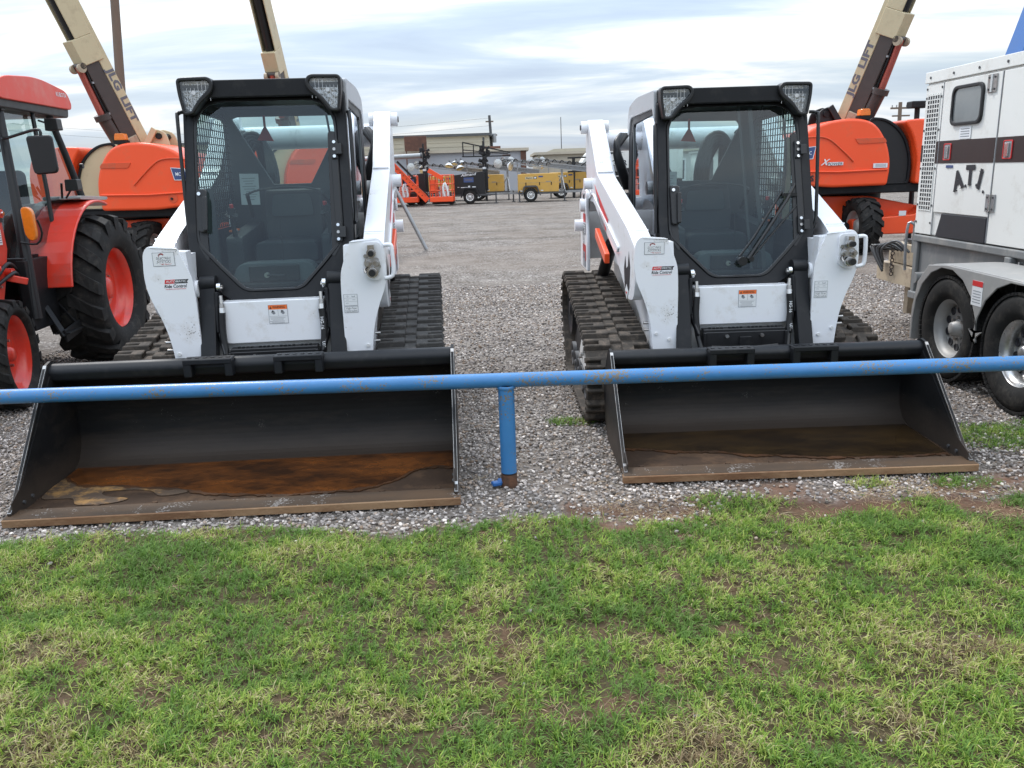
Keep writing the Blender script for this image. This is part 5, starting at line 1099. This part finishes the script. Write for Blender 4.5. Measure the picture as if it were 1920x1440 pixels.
A=[(-1.05,0,2.95),(-1.05,0,2.25)]; Bp=(1.35,0,2.35)
for y in (0,.6):
    mb.bar((-1.05,y,3.0),(1.4,y,2.42),.04,.05,BK); mb.bar((-1.1,y,2.28),(1.4,y,2.26),.04,.05,BK); mb.bar((-1.05,y,2.62),(1.3,y,2.36),.035,.035,BK)
    for x,z in ((-1.05,3.0),(-.5,2.86),(.15,2.7)): mb.bar((x,y,2.27),(x,y,z),.035,.035,BK)
mb.bar((.1,.3,0),(.1,.3,2.3),.10,.10,BK); mb.bb(1.0,1.42,0,.6,2.24,2.32,BRN); mb.build('truss_frame',o)
o=thing('power_line',(-1.05,66,5.4),0,'thin power line running left from the distant pole above the warehouse','cable')
for dz,nm in ((.0,'wire'),(-.55,'wire')):
    mb=MB(); mb.tube([(-40*t,4*t,dz+1.2*t-2.2*math.sin(PI*t)*.5) for t in np.linspace(0,1,14)],.008,CH,5); mb.build(nm,o)
# white campers / sheds in the far right gap and more yard clutter behind the cabs
for i,(x,y,w,lab) in enumerate(((11.4,47,1.5,'white equipment shed with a dark door, nearer the right loader cab edge'),(13.6,48,1.4,'white equipment shed with two dark doors behind the right loader'))):
    o=thing('equipment_shed',(x,y,0),0,lab,'shed'); mb=MB(); mb.bb(-w/2,w/2,0,2,0,2.1,GEN); mb.build('wall',o); mb=MB(); mb.bb(-.35,.05,-.03,0,.3,1.75,DKG); mb.build('door',o); mb=MB(); mb.bb(-w/2-.1,w/2+.1,-.15,2.1,2.1,2.2,FEN); mb.build('roof',o)
    if i: mb=MB(); mb.bb(.25,.60,-.03,0,.3,1.75,DKG); mb.build('door',o)

# ------------------------------------------------------------------ ground
def vnoise(x,y,s,seed,oct=3):
    out=np.zeros_like(x); amp=1; tot=0
    for o in range(oct):
        r=np.random.default_rng(seed+o*17); G=r.random((128,128)); X=(x*s*2**o)%127; Y=(y*s*2**o)%127
        i=X.astype(int); j=Y.astype(int); fx=X-i; fy=Y-j; fx=fx*fx*(3-2*fx); fy=fy*fy*(3-2*fy)
        v=G[i,j]*(1-fx)*(1-fy)+G[i+1,j]*fx*(1-fy)+G[i,j+1]*(1-fx)*fy+G[i+1,j+1]*fx*fy
        out+=v*amp; tot+=amp; amp*=.55
    return out/tot
bx=[-9,-3.5,-2.35,-1.9,-1.4,-1.0,-.72,-.45,-.2,0,.25,.42,.6,.8,1.0,1.2,1.45,1.6,1.9,2.2,2.53,3.2,9]; by=[3.35,3.4,3.45,3.52,3.54,3.54,3.42,3.40,3.50,3.56,3.55,3.47,3.42,3.46,3.62,3.72,3.58,3.62,3.70,3.62,3.70,3.8,3.8]
def edge(x): return np.interp(x,bx,by)
def grassy(x,y):
    """1 inside the lawn, 0 in the gravel"""
    e=edge(x)+(vnoise(x+20,y+20,5,3)-.5)*.22; d=e-y
    g=np.clip(d/.07+.5,0,1)
    # bare red patches in the strip along the right side and small ones in the lawn
    b=vnoise(x+40,y+40,3.2,9); strip=np.exp(-((y-e+.12)/.22)**2)*(x>.25)
    g*=1-np.clip((b-.50)*9,0,1)*np.clip(strip*1.3,0,1)
    b2=vnoise(x+60,y+60,2.6,29,2); g*=1-.6*np.clip((b2-.80)*12,0,1); b3=vnoise(x+15,y*1.6+35,7.5,33,2); g*=1-.8*np.clip((b3-.695)*16,0,1)
    # outlying tufts
    for cx,cy,r in ((2.75,4.45,.42),(3.3,4.5,.5),(1.02,3.66,.22),(2.2,3.80,.16),(1.75,3.82,.12),(.36,5.0,.16)):
        g=np.maximum(g,np.clip(1.3-((x-cx)**2+((y-cy)*1.9)**2)/r**2,0,1)*.75)
    return g
mb=MB()
gm=bpy.data.materials.new('ground_gravel_and_soil'); n,l=nt(gm); b=n['Principled BSDF']; b.inputs['Roughness'].default_value=.9; b.inputs['Specular IOR Level'].default_value=.25
tc=n.new('ShaderNodeTexCoord'); 
def noise(sc,det=5,vec=None,ro=.6):
    t=n.new('ShaderNodeTexNoise'); t.inputs['Scale'].default_value=sc; t.inputs['Detail'].default_value=det; t.inputs['Roughness'].default_value=ro; l.new(vec or tc.outputs['Object'],t.inputs['Vector']); return t
def ramp(src,stops):
    r=n.new('ShaderNodeValToRGB'); l.new(src,r.inputs[0]); e=r.color_ramp.elements
    e[0].position,e[0].color=stops[0][0],list(stops[0][1])+[1]; e[1].position,e[1].color=stops[-1][0],list(stops[-1][1])+[1]
    for p,c in stops[1:-1]: q=e.new(p); q.color=list(c)+[1]
    return r
def mixc(f,a,bb,blend='MIX'):
    m=n.new('ShaderNodeMix'); m.data_type='RGBA'; m.blend_type=blend
    if isinstance(f,(int,float)): m.inputs[0].default_value=f
    else: l.new(f,m.inputs[0])
    for k,v in ((6,a),(7,bb)):
        if isinstance(v,tuple): m.inputs[k].default_value=list(v)+[1]
        else: l.new(v,m.inputs[k])
    return m.outputs[2]
rmap=n.new('ShaderNodeMapping'); l.new(tc.outputs['Object'],rmap.inputs[0]); rmap.inputs['Scale'].default_value=(.10,.75,1); rmap.inputs['Rotation'].default_value=(0,0,rad(7))
vo=n.new('ShaderNodeTexVoronoi'); vo.inputs['Scale'].default_value=48; l.new(tc.outputs['Object'],vo.inputs['Vector']); vo.inputs['Randomness'].default_value=1
sep=n.new('ShaderNodeSeparateColor'); l.new(vo.outputs['Color'],sep.inputs[0])
stone=ramp(sep.outputs[0],[(0,(.060,.050,.042)),(.3,(.185,.160,.140)),(.6,(.29,.258,.230)),(.85,(.39,.355,.325)),(1,(.64,.60,.56))]).outputs[0]
dk=n.new('ShaderNodeMapRange'); dk.inputs[1].default_value=.25; dk.inputs[2].default_value=.75; dk.inputs[3].default_value=1; dk.inputs[4].default_value=.55; l.new(vo.outputs['Distance'],dk.inputs[0])
stone=mixc(1.0,stone,dk.outputs[0],'MULTIPLY')
big=noise(.45,6); mid_=noise(2.6,7,ro=.7); stone=mixc(ramp(big.outputs['Fac'],[(.42,(0,0,0)),(.58,(.6,.6,.6))]).outputs[0],stone,(.185,.150,.122))
stone=mixc(ramp(mid_.outputs['Fac'],[(.40,(.75,.75,.75)),(.60,(0,0,0))]).outputs[0],stone,mixc(1.0,stone,(.62,.58,.54),'MULTIPLY')); rut=noise(1.0,5,vec=rmap.outputs[0]); stone=mixc(ramp(rut.outputs['Fac'],[(.40,(.7,.7,.7)),(.50,(0,0,0))]).outputs[0],stone,mixc(1.0,stone,(.66,.62,.58),'MULTIPLY')); wet=noise(.9,4); stone=mixc(ramp(wet.outputs['Fac'],[(.45,(0,0,0)),(.72,(.45,.45,.45))]).outputs[0],stone,(.31,.28,.25))
soil=mixc(noise(9,7).outputs['Fac'],(.070,.038,.024),(.19,.098,.062)); soil=mixc(ramp(noise(30,4).outputs['Fac'],[(.45,(0,0,0)),(.75,(.6,.6,.6))]).outputs[0],soil,(.10,.075,.045))
at_=n.new('ShaderNodeAttribute'); at_.attribute_name='soil'
at2=n.new('ShaderNodeAttribute'); at2.attribute_name='thatch'; thatch=mixc(noise(60,4).outputs['Fac'],(.018,.017,.008),(.095,.078,.036)); col=mixc(at2.outputs['Fac'],mixc(at_.outputs['Fac'],stone,soil),thatch); l.new(col,b.inputs['Base Color'])
bp=n.new('ShaderNodeBump'); bp.inputs['Strength'].default_value=.9; bp.inputs['Distance'].default_value=.012; inv=n.new('ShaderNodeMath'); inv.operation='SUBTRACT'; inv.inputs[0].default_value=1; l.new(vo.outputs['Distance'],inv.inputs[1]); l.new(inv.outputs[0],bp.inputs['Height'])
b2=n.new('ShaderNodeBump'); b2.inputs['Strength'].default_value=.8; b2.inputs['Distance'].default_value=.07; l.new(noise(3,6).outputs['Fac'],b2.inputs['Height']); l.new(bp.outputs[0],b2.inputs['Normal']); l.new(b2.outputs[0],b.inputs['Normal'])
# one sheet: fine grid near the viewer, coarse out to the horizon
xs=np.concatenate([-np.geomspace(900,4.2,18),np.arange(-4.1,4.15,.05),np.geomspace(4.2,900,18)]); ys=np.concatenate([-np.geomspace(300,.6,8),np.arange(-.5,6.6,.05),np.geomspace(6.65,1500,30)])
GX,GY=np.meshgrid(xs,ys,indexing='ij'); gg=grassy(GX,GY)
near=(np.abs(GX)<4.15)&(GY<6.6)&(GY>-.5)
hz=np.where(near,(vnoise(GX+30,GY+30,1.1,5)-.5)*.020+(vnoise(GX+30,GY+30,6,6)-.5)*.012,0)
lawn=np.clip((edge(GX)-GY)/.3,0,1); hz=hz-.012+np.where(near,lawn*.012+(vnoise(GX,GY+50,3.2,8)-.5)*.06*lawn+(vnoise(GX,GY+50,11,18,2)-.5)*.030*lawn,0)
hz=np.minimum(hz,np.where((GY>3.55),.0,1))
nx,ny=GX.shape; V=np.stack([GX,GY,hz],-1).reshape(-1,3); ii=np.arange(nx*ny).reshape(nx,ny)
F=np.stack([ii[:-1,:-1],ii[1:,:-1],ii[1:,1:],ii[:-1,1:]],-1).reshape(-1,4)
def fastmesh(name,V,F,mat,smooth=False,attr=None,fcol=None):
    k=F.shape[1]; me=bpy.data.meshes.new(name); me.vertices.add(len(V)); me.vertices.foreach_set('co',V.astype('f').ravel()); me.loops.add(F.size); me.loops.foreach_set('vertex_index',F.astype('i').ravel())
    me.polygons.add(len(F)); me.polygons.foreach_set('loop_start',np.arange(0,F.size,k,dtype='i')); me.polygons.foreach_set('loop_total',np.full(len(F),k,dtype='i')); me.polygons.foreach_set('use_smooth',np.full(len(F),smooth)); me.materials.append(mat)
    for at__ in (attr or []):
        a=me.attributes.new(at__[0],'FLOAT','POINT'); a.data.foreach_set('value',at__[1].astype('f').ravel())
    if fcol is not None:
        a=me.attributes.new('tint','FLOAT_COLOR','FACE'); c=np.ones((len(F),4),'f'); c[:,:3]=fcol; a.data.foreach_set('color',c.ravel())
    me.update(calc_edges=True); o=bpy.data.objects.new(name,me); COL.objects.link(o); return o
ed2=edge(GX)+(vnoise(GX+20,GY+20,5,3)-.5)*.22
soilw=np.clip((ed2+.02-GY)/.10+.4,0,1); soilw=np.maximum(soilw,np.clip(1-np.abs(GY-ed2-.12)/.22,0,1)*np.clip((vnoise(GX+9,GY+9,3.5,77)-.40)*5,0,1)*(GX>.2)); soilw=np.maximum(soilw,gg*.9); 
tag(fastmesh('ground',V,F,gm,True,attr=[('soil',soilw),('thatch',np.clip(np.maximum(gg*1.3-.45,np.clip((ed2-.12-GY)/.1,0,1)*(.45+.9*(vnoise(GX+2,GY+8,9,44)-.4))),0,.9))]),kind='structure')
def height(x,y):
    h=(vnoise(x+30,y+30,1.1,5)-.5)*.020+(vnoise(x+30,y+30,6,6)-.5)*.012-.012; lw=np.clip((edge(x)-y)/.3,0,1); h=h+lw*.012+(vnoise(x,y+50,3.2,8)-.5)*.06*lw+(vnoise(x,y+50,11,18,2)-.5)*.030*lw; h=np.where((np.abs(x)>4.15)|(y>6.6),-.012,h); return np.where(y>3.55,np.minimum(h,0),h)

# ------------------------------------------------------------------ crushed stone
def tintmat(name,rough,trans=0,var=.15,sc=40):
    m=bpy.data.materials.new(name); n,l=nt(m); b=n['Principled BSDF']; b.inputs['Roughness'].default_value=rough; b.inputs['Specular IOR Level'].default_value=.3
    a=n.new('ShaderNodeAttribute'); a.attribute_name='tint'; t=n.new('ShaderNodeTexCoord'); no=n.new('ShaderNodeTexNoise'); no.inputs['Scale'].default_value=sc; no.inputs['Detail'].default_value=3; l.new(t.outputs['Object'],no.inputs['Vector'])
    mr=n.new('ShaderNodeMapRange'); mr.inputs[3].default_value=1-var; mr.inputs[4].default_value=1+var; l.new(no.outputs['Fac'],mr.inputs[0])
    mx=n.new('ShaderNodeMix'); mx.data_type='RGBA'; mx.blend_type='MULTIPLY'; mx.inputs[0].default_value=1; l.new(a.outputs['Color'],mx.inputs[6]); l.new(mr.outputs[0],mx.inputs[7]); l.new(mx.outputs[2],b.inputs['Base Color'])
    if trans:
        tr=n.new('ShaderNodeBsdfTranslucent'); l.new(mx.outputs[2],tr.inputs[0]); ms=n.new('ShaderNodeMixShader'); ms.inputs[0].default_value=trans; l.new(b.outputs[0],ms.inputs[1]); l.new(tr.outputs[0],ms.inputs[2]); l.new(ms.outputs[0],n['Material Output'].inputs[0])
    return m
bmh=bmesh.new(); bmesh.ops.create_icosphere(bmh,subdivisions=1,radius=1); IV=np.array([v.co[:] for v in bmh.verts]); IF=np.array([[v.index for v in f.verts] for f in bmh.faces]); bmh.free()
def stones(N,x0,x1,y0,y1,smin,smax,keep,seed):
    r=np.random.default_rng(seed); x=r.uniform(x0,x1,N); y=r.uniform(y0,y1,N); k=keep(x,y)>r.random(N); x=x[k]; y=y[k]; n_=len(x)
    s=smin+(smax-smin)*r.random(n_)**2; var=[IV*(1+.38*(np.random.default_rng(500+i).random((len(IV),1))-.5))*(np.random.default_rng(900+i).uniform(.62,1.15,3)) for i in range(24)]
    T=np.array(var)[r.integers(0,24,n_)]                       # n,12,3
    a=r.uniform(0,2*PI,n_); t=r.uniform(-.5,.5,n_); ca,sa=np.cos(a),np.sin(a); ct,st=np.cos(t),np.sin(t)
    X=T[:,:,0]*ca[:,None]-T[:,:,1]*sa[:,None]; Y=T[:,:,0]*sa[:,None]+T[:,:,1]*ca[:,None]; Z=T[:,:,2]*.72
    Y2=Y*ct[:,None]-Z*st[:,None]; Z2=Y*st[:,None]+Z*ct[:,None]
    z=height(x,y); P=np.stack([X*s[:,None]+x[:,None],Y2*s[:,None]+y[:,None],Z2*s[:,None]+(z+s*r.uniform(.1,.75,n_))[:,None]],-1)
    F=(IF[None]+(np.arange(n_)*12)[:,None,None]).reshape(-1,3)
    pal=np.array([(.26,.245,.24),(.37,.35,.34),(.15,.14,.135),(.31,.26,.22),(.50,.47,.45),(.21,.16,.12),(.66,.63,.60),(.09,.08,.072)]); w=[.26,.22,.16,.12,.09,.06,.04,.05]
    c=pal[r.choice(8,n_,p=w)]*np.array([1.10,1.035,.98])*r.uniform(.82,1.18,(n_,1)); return P.reshape(-1,3),F,np.repeat(c,20,0)
def keepg(x,y):
    e=edge(x)+(vnoise(x+20,y+20,5,3)-.5)*.22; k=np.clip((y-e+.05)/.12,0,1)
    soil_=np.clip(1-np.abs(y-e-.12)/.22,0,1)*np.clip((vnoise(x+9,y+9,3.5,77)-.40)*5,0,1)*(x>.2); return np.clip(k*(1-.85*soil_),.015,1)
P1,F1,C1=stones(78000,-4.0,4.1,3.2,6.3,.0052,.0132,keepg,1)
P2,F2,C2=stones(52000,-4.4,5.6,6.3,11.5,.008,.015,lambda x,y:np.ones_like(x),2)
P3_,F3,C3=stones(1500,-3,3,1.6,3.5,.005,.011,lambda x,y:.06+0*x,4)
GRV=tintmat('crushed_stone',.85)
tag(fastmesh('gravel',np.concatenate([P1,P2,P3_]),np.concatenate([F1,F2+len(P1),F3+len(P1)+len(P2)]),GRV,False,fcol=np.concatenate([C1,C2,C3])),kind='stuff')

# ------------------------------------------------------------------ bermuda grass
def blades(N,x0,x1,y0,y1,seed,keep,hmul=1.,pal=None,flat=0.,wmul=1.):
    r=np.random.default_rng(seed); x=r.uniform(x0,x1,N); y=r.uniform(y0,y1,N)
    # gather blades into small tufts
    g=.045; tx=np.round(x/g)*g+ (np.sin(np.round(x/g)*12.9+np.round(y/g)*78.2)*43758.5%1-.5)*g; ty=np.round(y/g)*g+(np.sin(np.round(x/g)*39.3+np.round(y/g)*11.1)*24634.6%1-.5)*g
    q=r.uniform(.15,.95,N); x=x*q+tx*(1-q); y=y*q+ty*(1-q)
    dn=vnoise(x+70,y+70,7,51,2); k=keep(x,y)*np.clip(.50+1.1*(dn-.28)*1.6,.18,1)>r.random(N); x=x[k]; y=y[k]; n_=len(x)
    L=(.018+.030*r.random(n_)**1.3)*hmul*(.65+.8*vnoise(x+5,y+5,2.2,61,2)); a=r.uniform(0,2*PI,n_)
    # lean away from tuft centres and in drifting directions
    a=a+2.2*vnoise(x,y+9,3.0,71,2); el=np.clip(r.normal(.75,.38,n_),.08,1.45)*(1-flat); w=r.uniform(.0009,.0018,n_)*wmul
    dx,dy=np.cos(a),np.sin(a); px,py=-dy,dx
    z0=height(x,y)-.004; up0=r.uniform(0,.014,n_)*(1-flat*.6)
    c1=np.cos(el)*L*.55; s1=np.sin(el)*L*.55; el2=el-r.uniform(.2,1.1,n_); c2=c1+np.cos(el2)*L*.5; s2=np.maximum(s1+np.sin(el2)*L*.5,.002)
    z=z0+up0
    V=np.stack([np.stack([x-px*w,y-py*w,z],-1),np.stack([x+px*w,y+py*w,z],-1),
                np.stack([x+dx*c1-px*w*.85,y+dy*c1-py*w*.85,z+s1],-1),np.stack([x+dx*c1+px*w*.85,y+dy*c1+py*w*.85,z+s1+w*.5],-1),
                np.stack([x+dx*c2,y+dy*c2,z+s2],-1)],1)
    o=(np.arange(n_)*5)[:,None]; F=np.concatenate([o+[0,1,3],o+[0,3,2],o+[2,3,4]],1).reshape(-1,3)
    PAL=np.array(pal if pal else [(.175,.29,.042),(.24,.36,.055),(.33,.425,.080),(.43,.46,.13),(.52,.45,.24),(.25,.18,.10),(.125,.225,.042)])
    m=vnoise(x+3,y+3,1.3,81,3); m2=vnoise(x+13,y+3,4.5,91,2); m3=vnoise(x+23,y+43,9,95,2); t=np.clip((m-.5)*.8+(m2-.5)*1.0+(m3-.5)*.9+.42+r.normal(0,.22,n_),0,.999)
    far=np.clip((y-2.5)/1.2,0,1); t=np.clip(t-.22*far,0,.999)
    order=np.array([6,0,1,2,3,4,5]) if not pal else np.arange(len(PAL)); idx=order[(t**1.15*len(order)).astype(int)]
    c=PAL[idx]*r.uniform(.8,1.2,(n_,1)); return V.reshape(-1,3),F,np.repeat(c,3,0)
G1=blades(700000,-2.7,3.4,1.35,5.2,21,lambda x,y:grassy(x,y)*((y<4.0)|(x>1.9)|((y>4.7)&(x<.9))))
G2=blades(9000,-2.7,3.4,1.35,3.8,22,lambda x,y:np.clip(grassy(x,y)*.8,0,1),1.5,[(.42,.36,.19),(.34,.26,.13),(.30,.30,.12),(.46,.42,.26)],.45,.8)
def strawz(x,y):
    g=0*x
    for cx,cy,r_,a in ((.62,3.62,.30,1.),(.80,3.52,.25,1.),(1.9,3.72,.35,.8),(1.35,3.55,.2,.6),(-.22,4.05,.10,.7),(2.4,3.6,.3,.7),(.42,3.95,.10,.5),(-.70,3.36,.12,.6)): g=np.maximum(g,a*np.clip(1.2-((x-cx)**2+((y-cy)*1.8)**2)/r_**2,0,1))
    return g
G3=blades(26000,-1.2,3.0,3.1,4.3,23,strawz,2.1,[(.48,.36,.22),(.38,.25,.14),(.55,.45,.30),(.30,.18,.10)],.82,.9)
G4=blades(60000,-2.7,3.4,1.35,3.5,24,lambda x,y:np.clip(1-grassy(x,y),0,1)*(y<edge(x)-.1)*.9,1.3,[(.40,.30,.18),(.30,.21,.12),(.22,.15,.09),(.34,.32,.14),(.16,.22,.06)],.6,.9)
G5=blades(130000,-4.1,-2.7,1.2,4.2,25,lambda x,y:grassy(x,y),1.15,None,0,1.3); G6=blades(70000,3.4,4.1,1.2,4.3,26,lambda x,y:grassy(x,y),1.15,None,0,1.3)
vs=[G1,G2,G3,G4,G5,G6]; off=0; Fs=[]
for g in vs: Fs.append(g[1]+off); off+=len(g[0])
GRM=tintmat('grass_blade',.55,.35,.12,8)
tag(fastmesh('grass',np.concatenate([g[0] for g in vs]),np.concatenate(Fs),GRM,False,fcol=np.concatenate([g[2] for g in vs])),kind='stuff')

# ------------------------------------------------------------------ sky, sun, camera
wd=bpy.data.worlds.new('World'); SC.world=wd; wd.use_nodes=True; n=wd.node_tree.nodes; l=wd.node_tree.links; bgn=n['Background']
SUN_EL,SUN_AZ=52,-35      # azimuth measured from +Y towards +X
sk=n.new('ShaderNodeTexSky'); sk.sky_type='NISHITA'; sk.sun_disc=False; sk.sun_elevation=rad(SUN_EL); sk.sun_rotation=rad(SUN_AZ); sk.air_density=1; sk.dust_density=1.5
tc=n.new('ShaderNodeTexCoord'); sx=n.new('ShaderNodeSeparateXYZ'); l.new(tc.outputs['Generated'],sx.inputs[0])
def M(op,a,bq,cc=None):
    m=n.new('ShaderNodeMath'); m.operation=op
    for i,v in enumerate((a,bq,cc)):
        if v is None: continue
        if isinstance(v,(int,float)): m.inputs[i].default_value=v
        else: l.new(v,m.inputs[i])
    return m.outputs[0]
zz=M('ADD',M('MAXIMUM',sx.outputs[2],0),.10); cx=n.new('ShaderNodeCombineXYZ'); l.new(M('DIVIDE',sx.outputs[0],zz),cx.inputs[0]); l.new(M('DIVIDE',sx.outputs[1],zz),cx.inputs[1])
mp=n.new('ShaderNodeMapping'); l.new(cx.outputs[0],mp.inputs[0]); mp.inputs['Rotation'].default_value=(0,0,rad(-14)); mp.inputs['Scale'].default_value=(.42,.85,1)
n1=n.new('ShaderNodeTexNoise'); n1.inputs['Scale'].default_value=.95; n1.inputs['Detail'].default_value=9; n1.inputs['Roughness'].default_value=.56; n1.inputs['Distortion'].default_value=.5; l.new(mp.outputs[0],n1.inputs['Vector'])
n2=n.new('ShaderNodeTexNoise'); n2.inputs['Scale'].default_value=.5; n2.inputs['Detail'].default_value=5; n2.inputs['Distortion'].default_value=.3; mp2=n.new('ShaderNodeMapping'); l.new(cx.outputs[0],mp2.inputs[0]); mp2.inputs['Location'].default_value=(3.3,1.2,0); mp2.inputs['Scale'].default_value=(.5,1.3,1); l.new(mp2.outputs[0],n2.inputs['Vector'])
def rmp(src,st):
    r=n.new('ShaderNodeValToRGB'); l.new(src,r.inputs[0]); e=r.color_ramp.elements; e[0].position,e[0].color=st[0][0],list(st[0][1])+[1]; e[1].position,e[1].color=st[-1][0],list(st[-1][1])+[1]
    for p,c in st[1:-1]: q=e.new(p); q.color=list(c)+[1]
    return r.outputs[0]
def mx(f,a,bq):
    m=n.new('ShaderNodeMix'); m.data_type='RGBA'
    for i,v in ((0,f),(6,a),(7,bq)):
        if isinstance(v,(int,float)): m.inputs[i].default_value=v
        elif isinstance(v,tuple): m.inputs[i].default_value=list(v)+[1]
        else: l.new(v,m.inputs[i])
    return m.outputs[2]
skc=n.new('ShaderNodeVectorMath'); skc.operation='SCALE'; skc.inputs['Scale'].default_value=.10; l.new(sk.outputs[0],skc.inputs[0])
# one bigger bright cloud bank high on the right
px_=M('DIVIDE',M('SUBTRACT',M('DIVIDE',sx.outputs[0],zz),.78),.62); py_=M('DIVIDE',M('SUBTRACT',M('DIVIDE',sx.outputs[1],zz),2.62),.26)
rr_=M('ADD',M('MULTIPLY',px_,px_),M('MULTIPLY',py_,py_)); bank=M('MULTIPLY',M('MAXIMUM',M('SUBTRACT',1.25,rr_),0),.11)
cl=rmp(M('ADD',n1.outputs['Fac'],bank),[(.36,(.43,.53,.68)),(.46,(.52,.63,.76)),(.52,(.68,.76,.85)),(.58,(.95,.96,.97)),(.66,(1.16,1.14,1.10))])
cover=rmp(n2.outputs['Fac'],[(.30,(.60,.60,.60)),(.55,(.93,.93,.93))])
c1=mx(cover,skc.outputs[0],cl)
hzf=M('POWER',M('SUBTRACT',1,M('MINIMUM',M('MULTIPLY',M('MAXIMUM',sx.outputs[2],0),5.2),1)),1.6)
c2=mx(M('MULTIPLY',hzf,.28),c1,(.90,.90,.88))
# overcast blanket brightens overhead so that the yard is lit from above
ov=M('MULTIPLY_ADD',M('MAXIMUM',sx.outputs[2],0),1.9,.80); fin=n.new('ShaderNodeVectorMath'); fin.operation='SCALE'; l.new(c2,fin.inputs[0]); l.new(ov,fin.inputs['Scale'])
l.new(fin.outputs[0],bgn.inputs[0]); bgn.inputs[1].default_value=1.0
sl=bpy.data.lights.new('sun','SUN'); sl.energy=2.0; sl.angle=rad(10); sl.color=(1,.965,.92); so=bpy.data.objects.new('sun',sl); COL.objects.link(so)
az=rad(SUN_AZ); el=rad(SUN_EL); dvec=Vector((math.sin(az)*math.cos(el),math.cos(az)*math.cos(el),math.sin(el))); so.rotation_euler=dvec.to_track_quat('Z','Y').to_euler(); so.location=(0,0,20)
PIT,ROL=rad(14.5),rad(1.9)
fw=Vector((0,math.cos(PIT),-math.sin(PIT))); rt=Vector((1,0,0)); up=Vector((0,math.sin(PIT),math.cos(PIT))); rt2=rt*math.cos(ROL)-up*math.sin(ROL); up2=up*math.cos(ROL)+rt*math.sin(ROL)
cam=bpy.data.cameras.new('camera'); co=bpy.data.objects.new('camera',cam); COL.objects.link(co); co.matrix_world=Matrix(((rt2.x,up2.x,-fw.x,0),(rt2.y,up2.y,-fw.y,0),(rt2.z,up2.z,-fw.z,1.55),(0,0,0,1)))
cam.sensor_width=36; cam.lens=1553/1920*36; cam.clip_start=.05; cam.clip_end=3000; SC.camera=co
vs_=SC.view_settings; vs_.view_transform='Standard'; vs_.look='None'; vs_.exposure=.36; vs_.gamma=1
SC.cycles.max_bounces=8; SC.cycles.transparent_max_bounces=16; SC.cycles.diffuse_bounces=3; SC.cycles.glossy_bounces=4; SC.cycles.caustics_reflective=False; SC.cycles.caustics_refractive=False
